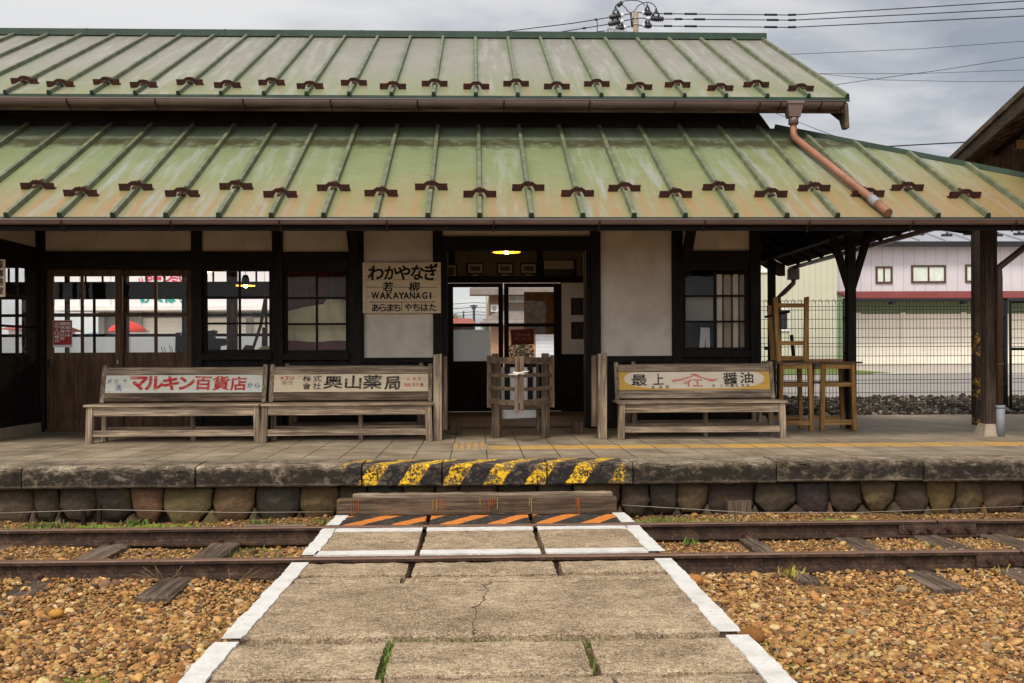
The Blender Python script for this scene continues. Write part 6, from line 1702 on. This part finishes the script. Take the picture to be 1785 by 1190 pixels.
def street():
    # shop with big coloured lettering seen through the office
    Y = 30.0; P = lambda p, q_: W(p, q_, Y)
    xa, xb = P(96, 500).x, P(640, 500).x
    r = thing('shop', ((xa+xb)/2, Y, GZ), 'white panelled shop with red and teal lettering seen through the office windows', 'shop')
    mb = MB(); mb.box(xa, xb, Y, Y+8, P(200, 537).z, P(200, 440).z); mb.build('sign_wall', 'white_panels', r)
    mb = MB(); mb.box(xa+1.0, xb, Y+1.0, Y+8, GZ, P(200, 537).z); mb.build('ground_floor', 'shop_grey', r)
    mb = MB(); mb.box(xa-.05, xb, Y-.12, Y+1.0, P(200, 541).z, P(200, 533).z); mb.build('canopy_edge', 'white_wall', r)
    for p0, p1 in ((230, 332), (338, 470), (476, 600)): mb = MB(); mb.box(P(p0, 570).x, P(p1, 570).x, Y+.9, Y+1.0, GZ, P(200, 552).z); mb.build('shutter', 'shutter_slats', r)
    for p in (160, 226, 335, 424): mb = MB(); x = P(p, 570).x; mb.box(x-.09, x+.09, Y+.75, Y+.9, GZ, P(200, 541).z); mb.build('post', 'shop_grey', r)
    mb = MB(); ux, uz = (1, 0, 0), (0, 0, 1); s = Y/F; y = Y-.012
    V = lambda p, q_: Vector((P(p, q_).x, y, P(p, q_).z))
    for ch, p, q_, w, h in (('い', 246, 489, 7, 9), ('や', 259, 486, 12, 16), ('ー', 274, 485, 13, 5), ('シ', 292, 484, 16, 15), ('ミ', 306, 485, 11, 14), ('い', 320, 486, 14, 12), ('る', 338, 486, 14, 14)): write(mb, ch, V(p, q_), w*s, h*s, ux, uz, 0, .045)
    for ch, p, q_, w, h in (('お', 253, 518, 15, 18), ('く', 276, 517, 14, 18), ('ほ', 297, 518, 16, 18), ('ら', 320, 518, 14, 18)): write(mb, ch, V(p, q_), w*s, h*s, ux, uz, 1, .05)
    mb.build('lettering', ['sign_red', 'sign_teal'], r, fix=False)
    # the red parasol standing before it
    Yu = 27.0; c = W(222, 560, Yu); u = thing('parasol', (c.x, Yu, GZ), 'red parasol standing before the shop shutters, seen through the office door', 'parasol')
    rr = 31*Yu/F; mb = MB(); ang = 12
    mb.lathe((c.x, Yu, W(222, 574, Yu).z), [(rr, -.06), (rr, .0), (rr*.86, .07), (rr*.55, .16), (rr*.2, .22), (.0, .25)], ang); mb.build('canopy', 'umbrella_red', u)
    mb = MB(); mb.tube([(c.x, Yu, GZ), (c.x, Yu, W(222, 556, Yu).z)], .025, 8); mb.build('pole', 'white_wall', u)
    for p in (196, 240): pass
    t = thing('shop_counter', (c.x+.1, 28.2, GZ), 'pale counter under the red parasol in front of the shop', 'counter')
    mb = MB(); mb.box(W(200, 590, 28.2).x, W(246, 590, 28.2).x, 28.2, 28.8, GZ+.06, W(222, 577, 28.2).z); mb.build('body', 'white_wall', t)
    mb = MB(); mb.box(W(198, 590, 28.2).x, W(248, 590, 28.2).x, 28.12, 28.85, W(222, 577, 28.2).z, W(222, 575, 28.2).z); mb.build('counter_top', 'shop_grey', t)
    # far hills
    mb = MB(); n = 60; pts = []
    for i in range(n+1):
        x = -260+i*8.0; z = 11+4*math.sin(i*.31)+2*math.sin(i*.83+1)+1.2*math.sin(i*1.9); pts.append((x, 330, z))
    for a, b in zip(pts, pts[1:]): mb.face([(a[0], 300, 0), (b[0], 300, 0), b, a], smooth=True); mb.face([a, b, (b[0], 380, 0), (a[0], 380, 0)], smooth=True)
    structure('hills', mb, 'mountain_blue')
    # small white house with red roof, left of the shop
    Yh = 62; h = thing('cottage', (W(70, 600, Yh).x, Yh, GZ), 'low white house with red roof far left of the shop', 'house'); xa, xb = W(15, 600, Yh).x, W(62, 600, Yh).x
    z1 = W(60, 574, Yh).z; mb = MB(); mb.box(xa, xb, Yh, Yh+6, GZ, z1); mb.build('wall', 'white_wall', h)
    mb = MB(); mb.prism([(xa-.4, Yh-.6, z1), (xa-.4, Yh+3, z1+.45), (xa-.4, Yh+6.6, z1)], (xb-xa+.8, 0, 0)); mb.build('roof', 'red_roof', h)

    # two-storey house behind the waiting-room door
    Y = 27.0; P = lambda p, q_: W(p, q_, Y)
    xa, xb = P(854, 540).x, P(1010, 540).x; zt = P(870, 506).z
    h = thing('tan_house', ((xa+xb)/2, Y, GZ), 'tan two-storey house with a wall-hung air conditioner behind the waiting-room door', 'house')
    mb = MB(); mb.box(xa, xb, Y+1.5, Y+8, GZ, zt); mb.build('wall', 'tan_wall', h)
    mb = MB(); mb.prism([(xa-.55, Y+.9, zt-.02), (xa-.55, Y+.9, zt+.12), (xa+1.2, Y+4.8, zt+1.3), (xa+1.2, Y+4.8, zt+1.2)], (xb-xa+1, 0, 0)); mb.box(xa-.55, xb+.5, Y+.85, Y+1.5, zt-.06, zt+.04); mb.build('roof', 'tile_roof', h)
    # lean-to roof over the ground floor
    z0, z1 = P(850, 562).z, P(890, 534).z; mb = MB(); xl = P(836, 560).x; xm = P(876, 540).x
    mb.hexa([(xl, Y-.3, z0-.08), (xb, Y-.3, z0-.08), (xb, Y+1.5, z1-.08), (xm, Y+1.5, z1-.08), (xl, Y-.3, z0), (xb, Y-.3, z0), (xb, Y+1.5, z1), (xm, Y+1.5, z1)])
    for k in range(1, 7): t = k/7; mb.beam((xl+(xm-xl)*t, Y-.3+1.8*t, z0+(z1-z0)*t+.012), (xb, Y-.3+1.8*t, z0+(z1-z0)*t+.012), .03, .03)
    mb.build('lower_roof', 'tile_roof', h)
    mb = MB(); mb.box(P(856, 600).x, xb, Y+.1, Y+1.5, GZ, z0-.08); mb.build('lower_wall', 'brick_tan', h)
    Yw = Y+1.5; A = lambda p, q_: W(p, q_, Yw)
    window_part(h, A(886, 520).x, A(918, 520).x, A(890, 527).z, A(890, 512).z, Yw, 2, 'white_wall', 'pane_green', .05)
    mb = MB(); x0, x1, z0, z1 = A(855.5, 540).x, A(869, 540).x, A(860, 544).z, A(860, 532).z; mb.box(x0, x1, Yw-.35, Yw-.02, z0, z1); ac = mb.build('air_conditioner', 'white_wall', h)
    mb = MB(); mb.tube([((x0+x1)/2-.02, Yw-.36, (z0+z1)/2), ((x0+x1)/2-.02, Yw-.35, (z0+z1)/2)], .07, 16); mb.build('fan_grille', 'shop_grey', ac)
    Yf = Y+.05; A = lambda p, q_: W(p, q_, Yf)
    mb = MB(); mb.box(A(934, 600).x, A(967, 600).x, Yf, Yf+.05, GZ, A(940, 583).z); mb.build('shutter', 'shutter_white', h)
    # red-roofed hut and trees farther off
    Yr = 45; A = lambda p, q_: W(p, q_, Yr); g = thing('red_roof_hut', (A(800, 600).x, Yr, GZ), 'small hut with red metal roof, seen through the waiting-room door', 'hut')
    xa, xb = A(770, 570).x, A(832, 570).x; z1, z2 = A(800, 567).z, A(800, 553).z
    mb = MB(); mb.box(xa, A(826, 570).x, Yr, Yr+5, GZ, z1); mb.build('wall', 'stick_brown', g)
    mb = MB(); mb.hexa([(xa-1, Yr-.6, z1-.05), (xb, Yr-.6, z1-.05), (A(820, 553).x, Yr+2.5, z2-.05), (xa-1, Yr+2.5, z2-.05), (xa-1, Yr-.6, z1+.05), (xb, Yr-.6, z1+.05), (A(820, 553).x, Yr+2.5, z2+.05), (xa-1, Yr+2.5, z2+.05)]); mb.build('roof', 'red_roof', g)
    Yp = 60; A = lambda p, q_: W(p, q_, Yp); t = A(826, 531)
    g = thing('street_pole', (t.x, Yp, GZ), 'distant utility pole with cross arms in the sky of the waiting-room door', 'utility pole')
    mb = MB(); mb.tube([(t.x, Yp, GZ), t], [.10, .07], 8); mb.build('shaft', 'black_iron', g)
    for q_, w in ((533, 6.5), (537, 4)): mb = MB(); c = A(826, q_); mb.box(c.x-w*Yp/F, c.x+w*Yp/F, Yp-.06, Yp+.06, c.z-.04, c.z+.04); mb.build('cross_arm', 'black_iron', g)
    for k, q_ in enumerate((527, 535, 543, 548)):
        cable('street_wire', [A(700, q_+1), A(826, q_), A(1000, q_-1.5)], .018, ('street wire passing above the distant pole, highest of its four', 'street wire at the cross arms of the distant pole', 'street wire just under the cross arms of the distant pole', 'street wire lowest of four on the distant pole')[k], group='street wires behind the station', sag=.1)
    mb = MB()
    g = thing('bare_pole', (A(806.5, 540).x, Yp+4, GZ), 'thin bare pole left of the distant cross-armed pole', 'pole'); mb.tube([(A(806.5, 540).x, Yp+4, GZ), (A(806.5, 540).x, Yp+4, A(806, 537).z)], .05, 6); mb.build('shaft', 'black_iron', g)
street()

# ------------------------------------------------------------------ plants
def leaves(mb, c, r, n, size, rg, flat=1.0, shell=.35):
    for _ in range(n):
        while True:
            p = Vector((rg.uniform(-1, 1), rg.uniform(-1, 1), rg.uniform(-1, 1)))
            if shell < p.length < 1: break
        q_ = Vector(c)+Vector((p.x*r[0], p.y*r[1], p.z*r[2])); a = Vector((rg.uniform(-1, 1), rg.uniform(-1, 1), rg.uniform(-.6, 1))).normalized()
        b = a.cross(Vector((rg.uniform(-1, 1), rg.uniform(-1, 1), rg.uniform(-1, 1)))).normalized(); s = size*rg.uniform(.6, 1.3)
        mb.face([q_, q_+a*s*.5+b*s*.3, q_+a*s, q_+a*s*.5-b*s*.3], rg.choice((0, 0, 1)))
def plants():
    rg = random.Random(5)
    c = W(908, 616, 17.9)
    t = thing('potted_shrub', (c.x, 17.9, .43), 'yellow-green potted shrub outside the waiting-room rear door', 'plant')
    mb = MB(); leaves(mb, (c.x, 17.9, 1.30), (.24, .2, .26), 900, .045, rg, shell=.0); mb.build('foliage', ['leaf_yellow', 'leaf_green'], t, fix=False)
    mb = MB()
    for k in range(9): mb.tube([(c.x, 17.9, .62), (c.x+rg.uniform(-.16, .16), 17.9+rg.uniform(-.12, .12), 1.3)], .006, 5)
    mb.build('stem', 'twig', t)
    mb = MB(); mb.lathe((c.x, 17.9,.44), [(0, .0), (.11, .0), (.16, .32), (.14, .32), (.13, .29), (0, .29)], 18); mb.build('pot', 'red_roof', t)
    for Yt, p, q_, r, lab in ((52, 797, 556, .5, 'green bush crown behind the red-roofed hut'), (29, 862, 575, .35, 'pale twiggy shrub by the tan house wall')):
        c = W(p, q_, Yt); t = thing('tree', (c.x, Yt, GZ), lab, 'tree'); mb = MB()
        for k in range(6): leaves(mb, (c.x+rg.uniform(-r, r)*.7, Yt+rg.uniform(-r, r)*.5, c.z+rg.uniform(-r*.5, r*.6)), (r*.6, r*.5, r*.5), 220, r*.13, rg)
        mb.build('crown', ['leaf_green', 'leaf_yellow'], t, fix=False)
        mb = MB(); mb.tube([(c.x, Yt, GZ), (c.x+.05, Yt, c.z-r*.2)], [r*.14, r*.06], 8)
        for k in range(5): mb.tube([(c.x+.03, Yt, c.z-r*.7), (c.x+rg.uniform(-r, r)*.8, Yt+rg.uniform(-r, r)*.4, c.z+rg.uniform(-.2, .7)*r)], [r*.05, r*.02], 5)
        mb.build('trunk', 'twig', t)
    # weeds and moss at the foot of the wall, by the crossing and in its joints
    mb = MB()
    def tuft(x, y, z, n, h, sp, m=0):
        for _ in range(n):
            bx, by = x+rg.gauss(0, sp), y+rg.gauss(0, sp*.6); a = rg.uniform(0, 6.28); hh = h*rg.uniform(.4, 1.2); l = hh*rg.uniform(.2, .8); w = hh*.11+.0012
            d = Vector((math.cos(a), math.sin(a), 0)); s = Vector((-d.y, d.x, 0))*w; p = Vector((bx, by, z))
            mb.face([p-s, p+s, p+d*l*.5+Vector((0, 0, hh*.7))+s*.7, p+d*l+Vector((0, 0, hh))], m, smooth=True)
    for x, y, n, h, sp in ((-2.55, 7.55, 90, .05, .05), (-1.62, 7.5, 60, .05, .05), (-3.2, 7.5, 90, .045, .10), (-2.9, 7.45, 90, .035, .12), (-2.2, 7.35, 160, .025, .25), (-3.45, 7.3, 120, .03, .2), (-1.3, 7.4, 80, .03, .06), (-1.15, 7.5, 50, .045, .04),
                           (1.35, 7.45, 260, .03, .12), (1.75, 7.4, 220, .025, .2), (2.3, 7.45, 160, .025, .25), (-1.25, 6.3, 260, .022, .09), (1.25, 6.1, 120, .02, .1), (-1.5, 6.55, 120, .022, .12), (2.9, 6.45, 40, .04, .05),
                           (-1.42, 3.75, 420, .022, .10), (-1.5, 3.95, 160, .02, .07), (1.30, 4.0, 160, .022, .06), (1.26, 4.3, 90, .02, .05), (-1.3, 4.6, 60, .02, .05), (1.42, 6.68, 30, .05, .03)): tuft(x, y, .012 if y < 6.9 else .03, n, h, sp)
    for x, y, n, h, sp in ((1.78, 5.66, 40, .05, .04), (3.0, 5.66, 16, .04, .04)): tuft(x, y, .02, n, h, sp, 1)
    for x0, x1, y, n in ((-.33, .16, 4.145, 90), (.30, .46, 4.14, 20), (-.52, .55, 4.142, 30)):
        for _ in range(n): tuft(rg.uniform(x0, x1), y+rg.gauss(0, .006), .07, 1, .042, .004)
    for _ in range(230): tuft(-.36+rg.gauss(0, .007), rg.uniform(3.68, 4.14), .075, 1, .042, .003)
    for _ in range(16): tuft(.44+rg.gauss(0, .007), rg.uniform(3.66, 4.1), .08, 1, .045, .003)
    o = mb.build('weeds', ['grass_green', 'leaf_yellow'], fix=False); o['kind'] = 'stuff'
    # moss mats: low uneven pads
    mb = MB()
    for x, y, r in ((-1.42, 3.78, .13), (-1.52, 3.98, .08), (-1.26, 6.28, .12), (1.30, 6.15, .12), (-2.3, 7.4, .22), (-2.8, 7.42, .18), (1.55, 7.42, .28), (2.05, 7.40, .2), (-3.3, 7.35, .2), (1.31, 4.05, .07), (2.7, 7.4, .14)):
        for _ in range(int(60*r/.13)):
            a, d = rg.uniform(0, 6.28), r*math.sqrt(rg.random()); cx, cy = x+d*math.cos(a)*1.3, y+d*math.sin(a)*.7; s = rg.uniform(.008, .022)
            mb.lathe((cx, cy, (.016 if y < 6.9 else .034)), [(s, -.01), (s*.85, .004), (s*.4, .010), (0, .011)], 6)
    o = mb.build('moss', 'moss_green', fix=False); o['kind'] = 'stuff'
    # dry stalks by the rails
    mb = MB()
    for x, y in ((-1.75, 5.6), (-1.72, 5.62), (-.0-1.35, 5.55), (1.3, 7.3), (1.4, 7.3)):
        for k in range(4): a = rg.uniform(-1, 1); mb.tube([(x, y, .02), (x+a*.08, y, .06), (x+a*.2, y-.02, .07+rg.uniform(0, .07))], .0015, 4)
    o = mb.build('dry_grass', 'twig', fix=False); o['kind'] = 'stuff'
plants()

def trackside():
    # signal wire on low stakes along the wall
    pts = [W(0, 894, 7.55), W(180, 888, 7.55), W(400, 893, 7.55), W(580, 892, 7.55)]
    mb = MB(); mb.tube(pts, .0024, 5); mb.tube([(-9, 7.55, pts[0].z), pts[0]], .0024, 5); tag(mb.build('signal_wire', 'wire_grey'), 'thin grey signal wire strung low before the stone wall, left of the crossing', 'wire')
    mb = MB(); pts = [W(1085, 880, 7.55), W(1300, 893, 7.55), W(1500, 893, 7.55), W(1785, 882, 7.55)]; mb.tube(pts, .0024, 5); mb.tube([pts[-1], (9, 7.55, .12)], .0024, 5); tag(mb.build('signal_wire', 'wire_grey'), 'thin grey signal wire strung low before the stone wall, right of the crossing', 'wire')
    for p, lab in ((145, 'short dark stake under the signal wire by the stone wall'), (173, 'taller dark stake beside the short one under the signal wire')):
        a = W(p, 888 if p == 145 else 880, 7.6); mb = MB(); mb.box(a.x-.014, a.x+.014, 7.59, 7.62, -.05, a.z); tag(mb.build('stake', 'dark_wood_z'), lab, 'stake')
    a = W(1290, 874, 7.66); mb = MB(); mb.prism([(a.x-.09, 7.66, 0), (a.x+.09, 7.66, 0), (a.x+.085, 7.66, a.z+.005), (a.x-.095, 7.66, a.z)], (0, .05, 0)); tag(mb.build('rotten_stump', 'gate_wood_z'), 'rotten mossy board standing against the stone wall right of the crossing', 'board')
    a, b = W(430, 908, 7.35), W(535, 903, 7.3); mb = MB(); mb.beam((a.x, 7.35, .05), (b.x, 7.33, .055), .05, .02); tag(mb.build('thin_plank', 'grey_wood_x'), 'thin grey plank lying on the ground before the stone wall', 'plank')
    # a few bigger cobbles that stand out
    rg = random.Random(9); V, Fc = ico(3)
    for p, q_, Y, r, col, lab in ((98, 1037, 4.95, .038, (206, 154, 76), 'round yellow cobble on the ballast left of the crossing'), (182, 1003, 5.55, .042, (148, 116, 92), 'long brown cobble leaning on the nearer rail'), (203, 1002, 5.58, .036, (128, 98, 84), 'dark rounded cobble beside the long one at the nearer rail'),
                                  (190, 908, 7.15, .06, (164, 128, 92), 'tan cobble at the farther rail, left of the crossing'), (173, 915, 7.02, .05, (140, 112, 90), 'brown cobble at the farther rail beside the tan one'), (315, 1143, 3.83, .05, (150, 104, 62), 'rust-brown cobble by the white crossing line'), (1310, 1079, 4.35, .06, (150, 106, 62), 'brown angular cobble just right of the white line'), (1213, 995, 5.45, .05, (192, 132, 78), 'orange cobble where the rail meets the white line')):
        c = W(p, q_, Y); mb = MB(); k = [Vector((rg.gauss(0, 1), rg.gauss(0, 1), rg.gauss(0, 1))).normalized() for _ in range(4)]
        for v in V:
            v = Vector(v); f = 1-.35*sum(max(0, v.dot(q2)-.55) for q2 in k); mb.v.append((c.x+v.x*r*f, Y+v.y*r*.8*f, .025+r*.4+v.z*r*.68*f))
        for f in Fc: mb.f.append(tuple(int(i) for i in f)); mb.m.append(0); mb.smooth.add(len(mb.f)-1)
        tag(mb.build('cobble', 'pebble', cols=[S(*col)]*len(mb.f)), lab, 'stone', 'larger cobbles on the ballast')
trackside()
